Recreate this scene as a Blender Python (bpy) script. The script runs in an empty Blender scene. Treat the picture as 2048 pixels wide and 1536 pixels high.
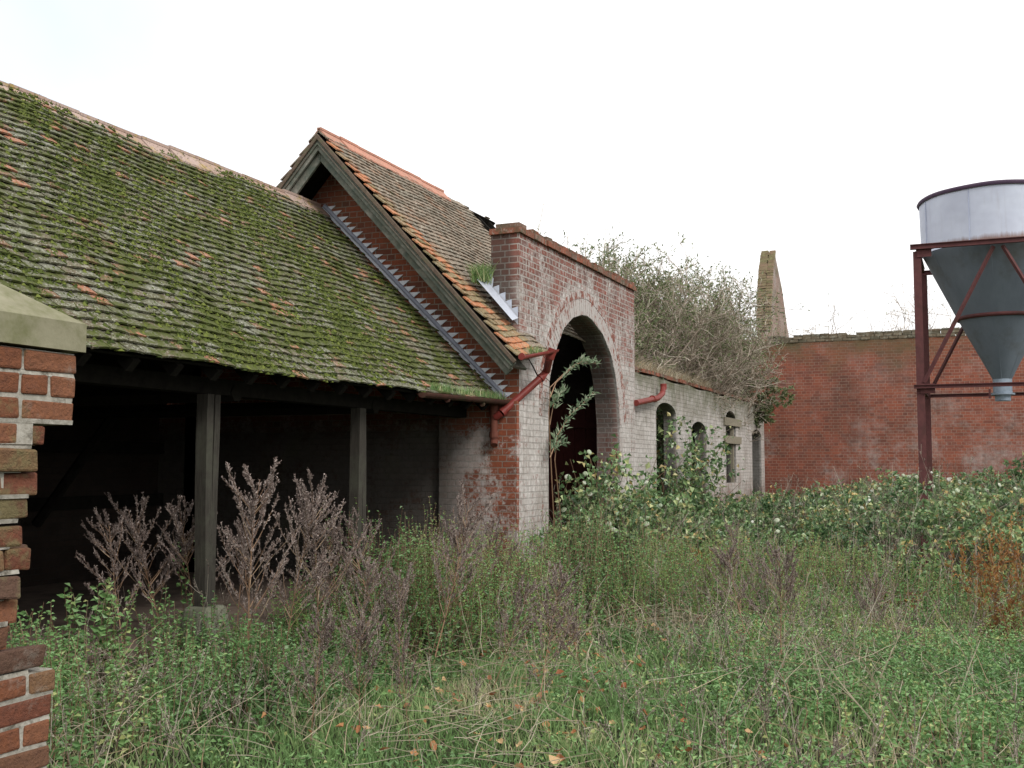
import bpy, math, numpy as np
from mathutils import Vector, Matrix
R=math.radians
sc=bpy.context.scene; COL=sc.collection
rng=np.random.default_rng(7)
# ------------------------------------------------------------------ camera
F=2189.;CX=1024.;CY=768.;EYE=1.6
PITCH=math.atan((930-768)/F); YAW=math.atan((1950-1024)/(F/math.cos(PITCH)))
cam=bpy.data.cameras.new('camera'); co=bpy.data.objects.new('camera',cam); COL.objects.link(co)
cam.sensor_width=36; cam.lens=F/2048*36; cam.clip_end=2000; cam.clip_start=.05
co.location=(0,0,EYE); co.rotation_euler=(R(90)+PITCH,0,YAW); sc.camera=co
_fw=np.array([-math.sin(YAW)*math.cos(PITCH),math.cos(YAW)*math.cos(PITCH),math.sin(PITCH)])
_rt=np.array([math.cos(YAW),math.sin(YAW),0]); _up=np.cross(_rt,_fw)
def _ray(px,py): return _fw+_rt*(px-CX)/F-_up*(py-CY)/F
def GX(px,py,x): d=_ray(px,py); return np.array([0,0,EYE])+d*x/d[0]      # point of a wall plane x=const
def GY(px,py,y): d=_ray(px,py); return np.array([0,0,EYE])+d*y/d[1]
def GZ(px,py,z=0): d=_ray(px,py); return np.array([0,0,EYE])+d*(z-EYE)/d[2]
# ------------------------------------------------------------------ sky and sun
SUN_EL,SUN_AZ=R(38),R(120)      # azimuth clockwise from +Y : behind the camera, to the right
w=bpy.data.worlds.new('World'); sc.world=w; w.use_nodes=True
nt=w.node_tree; nt.nodes.clear()
def wn(t,**k):
    n=nt.nodes.new(t)
    for a,b in k.items(): setattr(n,a,b)
    return n
sky=wn('ShaderNodeTexSky',sky_type='NISHITA'); sky.sun_disc=False; sky.sun_elevation=SUN_EL; sky.sun_rotation=SUN_AZ
b1=wn('ShaderNodeBackground'); b1.inputs[1].default_value=.12; nt.links.new(sky.outputs[0],b1.inputs[0])
b2=wn('ShaderNodeBackground'); b2.inputs[0].default_value=(1,.992,.985,1); b2.inputs[1].default_value=.92
tc=wn('ShaderNodeTexCoord'); no=wn('ShaderNodeTexNoise'); no.inputs['Scale'].default_value=2.2; no.inputs['Detail'].default_value=5
nt.links.new(tc.outputs['Generated'],no.inputs['Vector'])
dp=wn('ShaderNodeVectorMath',operation='DOT_PRODUCT'); d0=_ray(-160,-160); d0/=np.linalg.norm(d0)
nt.links.new(tc.outputs['Generated'],dp.inputs[0]); dp.inputs[1].default_value=tuple(d0)
mr=wn('ShaderNodeMapRange'); mr.inputs['From Min'].default_value=.93; mr.inputs['From Max'].default_value=1.0; mr.inputs['To Min'].default_value=.0; mr.inputs['To Max'].default_value=.5
nt.links.new(dp.outputs['Value'],mr.inputs['Value'])
mm=wn('ShaderNodeMath',operation='MULTIPLY'); nt.links.new(mr.outputs[0],mm.inputs[0])
m2=wn('ShaderNodeMath',operation='MULTIPLY_ADD'); m2.inputs[1].default_value=2.2; m2.inputs[2].default_value=-.2; nt.links.new(no.outputs[0],m2.inputs[0]); nt.links.new(m2.outputs[0],mm.inputs[1])
m3=wn('ShaderNodeMath',operation='SUBTRACT'); m3.inputs[0].default_value=.97; nt.links.new(mm.outputs[0],m3.inputs[1]); m3.use_clamp=True
mx=wn('ShaderNodeMixShader'); nt.links.new(m3.outputs[0],mx.inputs[0]); nt.links.new(b1.outputs[0],mx.inputs[1]); nt.links.new(b2.outputs[0],mx.inputs[2])
ou=wn('ShaderNodeOutputWorld'); nt.links.new(mx.outputs[0],ou.inputs[0])
sl=bpy.data.lights.new('sun','SUN'); sl.energy=1.3; sl.angle=R(14); sl.color=(1,.96,.9)
so=bpy.data.objects.new('sun',sl); COL.objects.link(so); so.location=(5,-5,20)
sv=Vector((math.sin(SUN_AZ)*math.cos(SUN_EL),math.cos(SUN_AZ)*math.cos(SUN_EL),math.sin(SUN_EL)))
so.rotation_euler=sv.to_track_quat('Z','Y').to_euler()
vs=sc.view_settings; vs.view_transform='Standard'; vs.look='None'; vs.exposure=.62; vs.gamma=1

# ------------------------------------------------------------------ material helpers
class N:
    def __init__(s,name):
        m=bpy.data.materials.new(name); m.use_nodes=True; s.m=m; s.t=m.node_tree; s.t.nodes.clear()
        s.p=s.n('ShaderNodeBsdfPrincipled'); s.o=s.n('ShaderNodeOutputMaterial'); s.l(s.p.outputs[0],s.o.inputs[0])
        s.p.inputs['Specular IOR Level'].default_value=.25
    def n(s,t,**k):
        x=s.t.nodes.new(t)
        for a,b in k.items(): setattr(x,a,b)
        return x
    def l(s,a,b): s.t.links.new(a,b)
    def put(s,sock,v):
        if isinstance(v,bpy.types.NodeSocket): s.l(v,sock)
        elif isinstance(v,(tuple,list)) and len(v)==3 and sock.type=='RGBA': sock.default_value=(*v,1)
        else: sock.default_value=v
    def obj(s): return s.n('ShaderNodeTexCoord').outputs['Object']
    def uv(s): return s.n('ShaderNodeTexCoord').outputs['UV']
    def geo(s): return s.n('ShaderNodeNewGeometry').outputs['Position']
    def noise(s,scale,vec=None,detail=4,rough=.6,dist=0):
        x=s.n('ShaderNodeTexNoise'); x.inputs['Scale'].default_value=scale; x.inputs['Detail'].default_value=detail; x.inputs['Roughness'].default_value=rough; x.inputs['Distortion'].default_value=dist
        s.l(vec if vec is not None else s.geo(),x.inputs['Vector']); return x.outputs[0]
    def ramp(s,fac,stops,interp='LINEAR'):
        x=s.n('ShaderNodeValToRGB'); x.color_ramp.interpolation=interp; e=x.color_ramp.elements
        while len(e)<len(stops): e.new(.5)
        for i,(p,c) in enumerate(stops):
            e[i].position=p; e[i].color=(*c,1) if isinstance(c,(tuple,list)) else (c,c,c,1)
        s.put(x.inputs[0],fac); return x.outputs[0]
    def mix(s,f,a,b,mode='MIX'):
        x=s.n('ShaderNodeMix',data_type='RGBA',blend_type=mode); s.put(x.inputs[0],f); s.put(x.inputs[6],a); s.put(x.inputs[7],b); return x.outputs[2]
    def math(s,op,a,b=0.,c=0.,clamp=False):
        x=s.n('ShaderNodeMath',operation=op); x.use_clamp=clamp; s.put(x.inputs[0],a); s.put(x.inputs[1],b); s.put(x.inputs[2],c); return x.outputs[0]
    def mr(s,v,a,b,c=0.,d=1.):
        x=s.n('ShaderNodeMapRange'); s.put(x.inputs[0],v)
        for i,q in enumerate((a,b,c,d)): x.inputs[i+1].default_value=q
        return x.outputs[0]
    def sep(s,v): 
        x=s.n('ShaderNodeSeparateXYZ'); s.l(v,x.inputs[0]); return x.outputs
    def attr(s,name='rnd'): return s.n('ShaderNodeAttribute',attribute_name=name).outputs['Fac']
    def bump(s,h,st=.5,d=.01):
        x=s.n('ShaderNodeBump'); x.inputs['Strength'].default_value=st; x.inputs['Distance'].default_value=d; s.l(h,x.inputs['Height']); s.l(x.outputs[0],s.p.inputs['Normal'])
    def fin(s,col,rough=.85,metal=0.):
        s.put(s.p.inputs['Base Color'],col); s.put(s.p.inputs['Roughness'],rough); s.put(s.p.inputs['Metallic'],metal); return s.m

def brickmat(name,bricks,mortar,white=None,moss=None,mort=.011,dirt=.5,shade_stain=None):
    """white(n)->mask socket for old limewash, moss(n)->mask for algae"""
    n=N(name); uv=n.uv()
    wob=n.n('ShaderNodeVectorMath',operation='MULTIPLY_ADD'); nz=n.n('ShaderNodeTexNoise'); nz.inputs['Scale'].default_value=3.; n.l(uv,nz.inputs['Vector'])
    n.l(nz.outputs['Color'],wob.inputs[0]); wob.inputs[1].default_value=(.02,.012,0); n.l(uv,wob.inputs[2])
    b=n.n('ShaderNodeTexBrick'); n.l(wob.outputs[0],b.inputs['Vector']); b.offset=.5; b.squash=.5; b.squash_frequency=2
    b.inputs['Color1'].default_value=(0,0,0,1); b.inputs['Color2'].default_value=(1,1,1,1); b.inputs['Mortar'].default_value=(.5,.5,.5,1)
    b.inputs['Scale'].default_value=1; b.inputs['Mortar Size'].default_value=mort*.5; b.inputs['Mortar Smooth'].default_value=.25
    b.inputs['Brick Width'].default_value=.225; b.inputs['Row Height'].default_value=.075
    c=n.ramp(b.outputs['Color'],[(i/(len(bricks)-1),x) for i,x in enumerate(bricks)])
    fine=n.noise(34,uv,5,.7); big=n.noise(1.1,None,4,.6)
    c=n.mix(n.mr(fine,.35,.75,0,.45),c,tuple(x*.45 for x in bricks[0]))
    c=n.mix(n.mr(big,.45,.75,0,dirt),c,(.06,.05,.04))
    mc=n.mix(n.noise(9,uv,3),mortar,tuple(x*.45 for x in mortar))
    c=n.mix(n.math('MULTIPLY',b.outputs['Fac'],n.mr(n.noise(2.3,None,3),.25,.6,.45,1)),c,mc)
    h=n.math('SUBTRACT',n.math('MULTIPLY',fine,.35),b.outputs['Fac'])
    if white:
        wm=white(n); wc=n.mix(n.mr(n.noise(14,None,5,.7),.3,.7),(.66,.63,.61),(.38,.355,.33))
        wc=n.mix(n.mr(n.noise(1.6,None,5,.7),.45,.75,0,.6),wc,(.20,.17,.14))
        stv=n.n('ShaderNodeMapping'); stv.inputs['Scale'].default_value=(5,5,.55); n.l(n.geo(),stv.inputs[0])
        wc=n.mix(n.mr(n.noise(1.6,stv.outputs[0],6,.7),.50,.72,0,.6),wc,(.19,.165,.13))
        wc=n.mix(n.math('MULTIPLY',b.outputs['Fac'],n.mr(n.noise(5,uv,5,.7),.38,.62,.05,.6)),wc,(.17,.15,.13))
        c=n.mix(wm,c,wc); h=n.math('MULTIPLY',h,n.mr(n.noise(6,uv,4,.7),.3,.65,.35,1.))
    if shade_stain: c=n.mix(shade_stain(n),c,(.035,.033,.028))  # mask for shade put into the colour, and for wall stains
    if moss: 
        c=n.mix(moss(n),c,n.mix(n.noise(8),(.05,.06,.02),(.13,.13,.07)))
    n.bump(h,.75,.012)
    return n.fin(c,.9)
def zof(n): return n.sep(n.geo())[2]
def yof(n): return n.sep(n.geo())[1]
def xof(n): return n.sep(n.geo())[0]
REDS=[(.10,.035,.022),(.22,.050,.025),(.30,.068,.028),(.25,.075,.042),(.13,.055,.04)]
def w_arch(n):
    z,y=zof(n),yof(n)
    base=n.mr(z,2.6,4.1,1.,.42)                       # most of the limewash is low down and round the arch
    d=n.math('SQRT',n.math('ADD',n.math('POWER',n.math('SUBTRACT',y,14.5),2.),n.math('POWER',n.math('SUBTRACT',z,2.3),2.)))
    ring=n.mr(d,1.62,2.1,1.15,0.)
    right=n.mr(y,16.0,16.5,0.,.75)
    m=n.math('MAXIMUM',n.math('MAXIMUM',base,ring),n.math('MULTIPLY',right,n.mr(z,3.0,3.7,1.,.1)))
    v=n.math('ADD',m,n.math('MULTIPLY',n.math('SUBTRACT',n.noise(2.2,None,6,.7),.5),2.1))
    v=n.math('ADD',v,n.math('MULTIPLY',n.math('SUBTRACT',n.noise(16,None,4,.7),.5),1.9))
    st=n.n('ShaderNodeMapping'); st.inputs['Scale'].default_value=(1,7,1.1); n.l(n.geo(),st.inputs[0]); v=n.math('ADD',v,n.math('MULTIPLY',n.math('SUBTRACT',n.noise(2.2,st.outputs[0],4,.6),.5),1.5))
    inside=n.mr(xof(n),-5.05,-5.02,0.,1.)        # limewash thinned in the arch reveal, which also paints in its shade
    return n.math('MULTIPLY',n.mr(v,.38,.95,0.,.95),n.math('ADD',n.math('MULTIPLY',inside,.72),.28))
M_arch=brickmat('arch_brick',[(.16,.075,.06),(.22,.085,.066),(.27,.092,.068),(.25,.12,.10),(.17,.10,.088)],(.50,.46,.42),w_arch,lambda n:n.mr(n.math('ADD',zof(n),n.noise(5)),4.95,5.2,0,.5),mort=.018,shade_stain=lambda n:n.math('MULTIPLY',n.mr(xof(n),-5.14,-5.05,.62,0.),n.mr(zof(n),1.2,2.6,.35,1.)))  # shade of the upper arch reveal painted into the brick colour
M_low=brickmat('limewashed_brick',[(.16,.09,.06),(.2,.1,.07),(.22,.07,.045)],(.34,.31,.27),
    lambda n:n.mr(n.math('ADD',n.noise(1.3,None,6,.7),n.mr(zof(n),.8,1.6,-.15,.12)),.28,.5,.15,.93),
    lambda n:n.mr(n.math('ADD',zof(n),n.math('MULTIPLY',n.noise(3,None,6,.7),1.9)),3.3,4.2,0,.85),mort=.016,shade_stain=lambda n:n.mr(xof(n),-5.17,-5.105,.72,0.))  # openings coloured darker behind the wall face
M_back=brickmat('back_wall_brick',[(.20,.072,.052),(.28,.088,.056),(.33,.105,.064),(.25,.092,.068)],(.46,.33,.26),lambda n:n.math('MULTIPLY',n.mr(n.math('ADD',n.noise(.9,None,6,.75),n.math('MULTIPLY',n.noise(11,None,4,.7),.35)),.66,.85,0.,.5),n.mr(zof(n),1.2,3.8,1.,.35)),
    lambda n:n.mr(n.math('ADD',zof(n),n.math('MULTIPLY',n.noise(1.0,None,6,.65),2.4)),5.35,6.4,0,.8),mort=.011,dirt=.45,shade_stain=lambda n:n.mr(n.noise(.55,None,6,.7),.5,.75,0,.3))
M_ruin=brickmat('ruin_brick',[(.24,.14,.10),(.32,.19,.14),(.28,.18,.15)],(.50,.47,.42),lambda n:n.mr(n.noise(1.2,None,5),.4,.7,0,.5),lambda n:n.mr(n.noise(2,None,5),.45,.7,.0,.75))
def w_gable(n):
    x,z=xof(n),zof(n)
    v=n.math('ADD',n.noise(2.4,None,6,.7),n.mr(z,1.9,2.5,.12,-.3)); v=n.math('ADD',v,n.mr(x,-5.6,-5.2,.06,-.08)); v=n.math('ADD',v,n.math('MULTIPLY',n.math('SUBTRACT',n.noise(22,None,5,.75),.5),.7))
    return n.mr(v,.52,.64,0,.7)
M_gable=brickmat('gable_brick',[(.16,.06,.04),(.26,.075,.04),(.31,.09,.045),(.26,.09,.055)],(.36,.30,.25),w_gable,
    lambda n:n.mr(n.noise(1.4,None,5),.55,.8,0,.5),mort=.014,dirt=.35,shade_stain=lambda n:n.math('MULTIPLY',n.mr(xof(n),-6.1,-5.35,.9,0),n.mr(zof(n),2.0,2.5,1,0)))  # wall inside the shed darkened: interior shade painted into the brick
M_inner=brickmat('inner_brick',[(.07,.03,.02),(.12,.04,.025),(.10,.045,.03)],(.16,.13,.11),lambda n:n.mr(n.math('ADD',n.noise(2.,None,6,.7),n.mr(zof(n),1.2,2.0,-.15,.0)),.45,.6,0,.45),lambda n:n.mr(zof(n),2.4,3.2,0,.6))
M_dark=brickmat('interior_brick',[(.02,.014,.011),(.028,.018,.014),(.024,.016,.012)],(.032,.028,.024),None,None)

def tilemat(name,stops,moss,mossc=((.035,.045,.012),(.11,.125,.032)),lich=.5):
    n=N(name); r=n.attr(); g=n.geo()
    c=n.ramp(r,stops,'CONSTANT')
    c=n.mix(n.mr(n.noise(26,g,5,.8),.53,.62,0,lich+.25),c,(.40,.41,.33))
    c=n.mix(n.mr(n.noise(45,g,4,.7),.5,.72,0,.7),c,(.04,.036,.028)); c=n.mix(n.mr(n.noise(62,g,3,.7),.56,.64,0,lich+.2),c,(.52,.53,.45))
    mk=n.math('ADD',n.noise(1.5,g,5,.65),n.math('MULTIPLY',n.math('SUBTRACT',n.noise(13,g,4,.7),.5),.9))
    c=n.mix(n.mr(mk,moss,moss+.1),c,n.mix(n.noise(30,g),*mossc))
    n.bump(n.noise(60,g,4,.7),.5,.01)
    return n.fin(c,.9)
M_shedtile=tilemat('mossy_tile',[(0,(.105,.10,.055)),(.22,(.13,.13,.085)),(.42,(.09,.085,.05)),(.6,(.16,.16,.12)),(.72,(.12,.095,.06)),(.82,(.19,.105,.06)),(.88,(.13,.11,.07)),(.94,(.33,.135,.075))],.45)
M_barntile=tilemat('weathered_tile',[(0,(.20,.15,.11)),(.25,(.22,.165,.12)),(.5,(.175,.14,.105)),(.75,(.235,.175,.13)),(.9,(.25,.15,.095))],.64,((.06,.06,.03),(.12,.11,.05)),.4)
M_vergetile=tilemat('orange_tile',[(0,(.42,.16,.07)),(.3,(.26,.17,.09)),(.55,(.45,.19,.09)),(.75,(.22,.16,.08))],.62,((.06,.07,.02),(.14,.13,.05)),.25)
def ridgemat(name,a,b,li):
    n=N(name); c=n.mix(n.attr(),a,b); c=n.mix(n.mr(n.noise(9,None,5,.7),.52,.66,0,.8),c,li); c=n.mix(n.mr(n.noise(30,None,4),.5,.7,0,.5),c,(.10,.08,.06)); return n.fin(c,.85)
M_ridge=ridgemat('ridge_tile_pale',(.36,.25,.20),(.42,.32,.28),(.34,.25,.06))
M_ridge2=ridgemat('ridge_tile_orange',(.50,.24,.17),(.44,.22,.16),(.36,.24,.17))
def plain(name,a,b,scale=12,rough=.8,metal=0.,stretch=None,c3=None,bump=.4):
    n=N(name); v=n.obj()
    if stretch:
        mp=n.n('ShaderNodeMapping'); mp.inputs['Scale'].default_value=stretch; n.l(v,mp.inputs[0]); v=mp.outputs[0]
    nz=n.noise(scale,v,6,.7); c=n.mix(n.mr(nz,.3,.7),a,b)
    if c3: c=n.mix(n.mr(n.noise(scale*.35,n.geo(),5,.7),.5,.68),c,c3)
    n.bump(nz,bump,.006); return n.fin(c,rough,metal)
M_lead=plain('lead',(.62,.64,.70),(.74,.76,.80),9,.7,.0,c3=(.45,.46,.50))
M_lead2=plain('clean_lead',(.42,.45,.52),(.55,.58,.66),9,.5,.2)
M_barge=plain('green_timber',(.075,.10,.085),(.15,.15,.12),14,.85,0,None,(.24,.23,.20))
M_barge2=plain('grey_timber',(.07,.065,.052),(.15,.13,.105),12,.9,0,None,(.085,.11,.08))
M_under=plain('verge_mortar',(.09,.065,.05),(.16,.12,.09),20,.95,0,None,(.10,.11,.06),1.)
M_post=plain('post_timber',(.024,.021,.017),(.058,.052,.043),9,.9,0,(9,9,.6),(.06,.06,.045),1.)
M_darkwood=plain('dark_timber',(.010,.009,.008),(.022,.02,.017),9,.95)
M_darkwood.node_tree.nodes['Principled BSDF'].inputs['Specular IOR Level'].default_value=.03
M_board=plain('pale_board',(.18,.16,.12),(.28,.25,.19),9,.9,0,(1,1,9))
M_plinth=plain('staddle_stone',(.10,.11,.075),(.20,.20,.15),10,.95,0,None,(.05,.07,.03))
M_conc=plain('coping_concrete',(.19,.18,.115),(.27,.255,.175),9,.9,0,None,(.13,.135,.06),.8)
M_pipe=plain('red_paint',(.17,.028,.024),(.25,.048,.038),10,.45,0,None,(.14,.035,.03),.25)
M_pipedk=plain('rusty_iron',(.11,.035,.025),(.17,.06,.04),14,.8)
M_gut=plain('mossy_iron',(.05,.022,.016),(.09,.035,.025),14,.85,0,None,(.04,.045,.02))
M_steel=plain('red_oxide_steel',(.075,.026,.028),(.125,.045,.043),10,.7,0,None,(.07,.03,.025),.3)
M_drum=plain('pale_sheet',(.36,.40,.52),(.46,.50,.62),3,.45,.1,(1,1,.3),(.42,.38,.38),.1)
def rustsheet(name,a,b,z0,z1):
    n=N(name); g=n.geo(); mp=n.n('ShaderNodeMapping'); mp.inputs['Scale'].default_value=(9,9,.7); n.l(g,mp.inputs[0])
    c=n.mix(n.mr(n.noise(2,g,5),.3,.7),a,b); st=n.noise(1.3,mp.outputs[0],6,.7)
    c=n.mix(n.mr(st,.55,.8,0,.35),c,(.30,.27,.27))
    edge=n.math('ADD',n.mr(n.sep(g)[2],z0,z1,.5,0),n.math('MULTIPLY',st,.55)); c=n.mix(n.mr(edge,.5,.72,0,.8),c,(.20,.10,.06))
    n.bump(n.noise(1.2,g,3),.5,.05); return n.fin(c,.5,.1)
M_drum2=rustsheet('pale_sheet_rusting',(.47,.50,.60),(.56,.60,.70),4.86,5.02)
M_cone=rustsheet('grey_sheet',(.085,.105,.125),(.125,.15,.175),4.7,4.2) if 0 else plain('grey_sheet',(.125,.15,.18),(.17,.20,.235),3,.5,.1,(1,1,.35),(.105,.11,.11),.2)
M_galv=plain('galvanised',(.20,.25,.30),(.30,.35,.42),9,.5,.4)
M_maroon=plain('maroon_paint',(.045,.009,.008),(.065,.014,.012),10,.6)
M_pb=brick=None
def pierbrick():
    n=N('pier_brick'); r=n.attr(); g=n.geo()
    c=n.ramp(r,[(0,(.21,.080,.040)),(.22,(.25,.105,.055)),(.42,(.18,.065,.038)),(.58,(.22,.125,.065)),(.74,(.17,.085,.05)),(.88,(.13,.075,.052))],'CONSTANT')
    c=n.mix(n.mr(n.noise(40,g,6,.75),.42,.72,0,.6),c,(.09,.045,.035))
    c=n.mix(n.mr(n.math('ADD',n.noise(7,g,5,.7),n.math('ADD',n.mr(zof(n),.95,1.2,-.3,.06),n.mr(zof(n),1.66,1.80,0.,-.13))),.50,.64,0,.6),c,(.19,.19,.09))   # algae on the upper broken bricks
    c=n.mix(n.mr(n.noise(4,g,6,.75),.6,.72,0,.6),c,(.30,.27,.23))
    n.bump(n.math('ADD',n.noise(70,g,5,.75),n.math('MULTIPLY',n.noise(18,g,5,.7),2.)),1.,.010); return n.fin(c,.92)
M_pb=pierbrick()
M_mortar=plain('lime_mortar',(.26,.24,.20),(.44,.42,.37),40,.95,0,None,(.10,.09,.07),1.)
def leafmat(name,stops,trans=.3,rough=.6,spec=.25):
    n=N(name); c=n.ramp(n.attr(),stops); n.fin(c,rough); n.p.inputs['Specular IOR Level'].default_value=spec
    tr=n.n('ShaderNodeBsdfTranslucent'); n.l(c,tr.inputs[0]); ms=n.n('ShaderNodeMixShader'); ms.inputs[0].default_value=trans
    n.l(n.p.outputs[0],ms.inputs[1]); n.l(tr.outputs[0],ms.inputs[2]); n.l(ms.outputs[0],n.o.inputs[0]); return n.m
M_grass=leafmat('grass_green',[(0,(0.111,0.199,0.069)),(.5,(0.204,0.331,0.121)),(.8,(0.330,0.397,0.182)),(1,(0.581,0.502,0.334))])
M_dry=leafmat('dry_grass',[(0,(.36,.32,.22)),(.5,(.50,.45,.35)),(1,(.42,.31,.19))])
M_nettle=leafmat('nettle_leaf',[(0,(0.085,0.162,0.058)),(.5,(0.156,0.297,0.104)),(.85,(0.255,0.418,0.162)),(1,(0.425,0.459,0.186))],.22,.42,.5)
M_weed=leafmat('weed_leaf',[(0,(0.142,0.256,0.089)),(.5,(0.267,0.442,0.125)),(.75,(0.408,0.527,0.215)),(.88,(0.440,0.340,0.215)),(1,(0.345,0.239,0.179))])
M_bramble=leafmat('bramble_leaf',[(0,(0.067,0.126,0.056)),(.45,(0.144,0.245,0.100)),(.75,(0.269,0.385,0.172)),(.93,(0.509,0.534,0.265)),(1,(0.543,0.400,0.160))],.2,.36,.6)
M_mug=leafmat('seedhead_brown',[(0,(0.124,0.090,0.079)),(.6,(0.259,0.202,0.179)),(1,(0.473,0.405,0.371))],.15,.9)
M_stem=leafmat('dead_stem',[(0,(.14,.08,.05)),(.5,(.26,.16,.10)),(1,(.36,.27,.18))],0,.8)
M_pale=leafmat('pale_stalk',[(0,(.30,.25,.17)),(1,(.42,.37,.28))],0,.8)
M_twig=leafmat('grey_twig',[(0,(0.185,0.145,0.112)),(.6,(0.396,0.330,0.264)),(1,(0.600,0.541,0.462))],0,.85)
M_shleaf=leafmat('shrub_leaf',[(0,(0.075,0.112,0.045)),(.5,(0.165,0.225,0.090)),(1,(0.360,0.390,0.225))])
M_budleaf=leafmat('grey_green_leaf',[(0,(.10,.16,.09)),(.5,(.22,.30,.18)),(1,(.42,.46,.34))])
M_rust=leafmat('rust_dock',[(0,(.22,.09,.035)),(.5,(.36,.17,.06)),(.8,(.42,.28,.10)),(1,(.16,.17,.06))])
M_fall=leafmat('fallen_leaf',[(0,(.30,.11,.05)),(.6,(.50,.25,.11)),(1,(.62,.46,.26))],.2)
M_white=leafmat('white_bloom',[(0,(.38,.48,.30)),(.5,(.6,.64,.5)),(1,(.82,.82,.76))],.3)
M_moss=leafmat('moss',[(0,(0.028,0.044,0.009)),(.5,(0.074,0.097,0.018)),(1,(0.147,0.175,0.037))],.1,.95)
def soilmat():
    n=N('soil_and_litter'); g=n.geo()
    c=n.mix(n.mr(n.noise(.9,g,5),.4,.6),(.02,.03,.010),(.035,.05,.016)); c=n.mix(n.mr(n.noise(14,g,6,.75),.45,.65,0,.8),c,(.06,.042,.026)); c=n.mix(n.mr(n.noise(50,g,4),.6,.75,0,.6),c,(.16,.12,.075))
    n.bump(n.noise(20,g,6,.7),1,.04); return n.fin(c,.95)
M_soil=soilmat()
M_floor=plain('shed_floor',(.13,.095,.075),(.21,.16,.13),5,.95,0,None,(.07,.05,.04))

# ------------------------------------------------------------------ mesh helpers
class MB:
    def __init__(s): s.v=[];s.f=[];s.nv=0;s.r=[];s.fl=[]
    def add(s,V,Fc,r=None):
        V=np.asarray(V,float).reshape(-1,3); Fc=np.asarray(Fc,int)
        s.v.append(V); s.f.append(Fc+s.nv); s.nv+=len(V)
        if r is None: r=rng.random()
        s.r.append(np.broadcast_to(np.asarray(r,float),(len(Fc),)))
        return s
    def quad(s,a,b,c,d,r=None): s.add([a,b,c,d],[[0,1,2,3]],r)
    def hexa(s,P,r=None): s.add(P,[[0,3,2,1],[4,5,6,7],[0,1,5,4],[1,2,6,5],[2,3,7,6],[3,0,4,7]],r)
    def box(s,x0,x1,y0,y1,z0,z1,j=0,r=None):
        P=np.array([[x0,y0,z0],[x1,y0,z0],[x1,y1,z0],[x0,y1,z0],[x0,y0,z1],[x1,y0,z1],[x1,y1,z1],[x0,y1,z1]],float)
        if j: P=P+rng.uniform(-j,j,P.shape)
        s.hexa(P,r)
    def tube(s,pts,r0,r1=None,n=12,caps=True,r=None):
        pts=np.array(pts,float); K=len(pts); r1=r0 if r1 is None else r1
        rad=np.linspace(r0,r1,K); T=np.gradient(pts,axis=0); T/=np.linalg.norm(T,axis=1)[:,None]
        ref=np.array([0,0,1.]) if abs(T[0,2])<.9 else np.array([1.,0,0])
        V=[]
        a=np.linspace(0,2*np.pi,n,endpoint=False)
        for i in range(K):
            A=np.cross(T[i],ref); A/=np.linalg.norm(A); B=np.cross(T[i],A)
            V.append(pts[i]+rad[i]*(np.cos(a)[:,None]*A+np.sin(a)[:,None]*B))
        V=np.concatenate(V); Fq=[[i*n+k,i*n+(k+1)%n,(i+1)*n+(k+1)%n,(i+1)*n+k] for i in range(K-1) for k in range(n)]
        s.add(V,Fq,r)
        if caps:
            for i in (0,K-1):
                c=s.nv; Vc=np.vstack([V[i*n:(i+1)*n],pts[i]]); s.add(Vc,[[k,(k+1)%n,n] for k in range(n)],r)
    def build(s,name,mat,parent=None,smooth=False,bevel=0):
        V=np.concatenate(s.v); me=bpy.data.meshes.new(name)
        tot=[];idx=[];rr=[]
        for a,r in zip(s.f,s.r):
            idx.append(a.ravel()); tot.append(np.full(len(a),a.shape[1])); rr.append(r)
        idx=np.concatenate(idx); tot=np.concatenate(tot); rr=np.concatenate(rr); st=np.concatenate([[0],np.cumsum(tot)[:-1]])
        me.vertices.add(len(V)); me.vertices.foreach_set('co',V.ravel())
        me.loops.add(len(idx)); me.loops.foreach_set('vertex_index',idx)
        me.polygons.add(len(tot)); me.polygons.foreach_set('loop_start',st); me.polygons.foreach_set('loop_total',tot)
        me.update(calc_edges=True); me.validate()
        if len(me.polygons)==len(rr):
            at=me.attributes.new('rnd','FLOAT','FACE'); at.data.foreach_set('value',rr.astype(np.float32))
        # box-projected UVs in metres
        if len(tot)<60000:
            nr=np.zeros(len(me.polygons)*3); me.polygons.foreach_get('normal',nr); nr=np.abs(nr.reshape(-1,3)); ax=nr.argmax(1)
            lt=np.zeros(len(me.polygons),int); me.polygons.foreach_get('loop_total',lt); la=np.repeat(ax,lt)
            li=np.zeros(len(me.loops),int); me.loops.foreach_get('vertex_index',li); cc=np.zeros(len(me.vertices)*3); me.vertices.foreach_get('co',cc); P=cc.reshape(-1,3)[li]
            u=np.where(la==0,P[:,1],P[:,0]); v=np.where(la==2,P[:,1],P[:,2])
            me.uv_layers.new(name='UVMap').data.foreach_set('uv',np.stack([u,v],1).ravel())
        me.polygons.foreach_set('use_smooth',np.full(len(me.polygons),bool(smooth)))
        me.materials.append(mat); o=bpy.data.objects.new(name,me); COL.objects.link(o)
        if parent is not None: o.parent=parent; o.matrix_parent_inverse=Matrix.Translation(-parent.location)
        if bevel:
            b=o.modifiers.new('bevel','BEVEL'); b.width=bevel; b.segments=2; b.limit_method='ANGLE'
        return o
def tag(o,label=None,cat=None,group=None,kind=None):
    for k,v in (('label',label),('category',cat),('group',group),('kind',kind)):
        if v: o[k]=v
    return o
def empty(name,loc,label,cat,group=None):
    o=bpy.data.objects.new(name,None); COL.objects.link(o); o.location=loc; o.empty_display_size=.2; return tag(o,label,cat,group)
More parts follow.
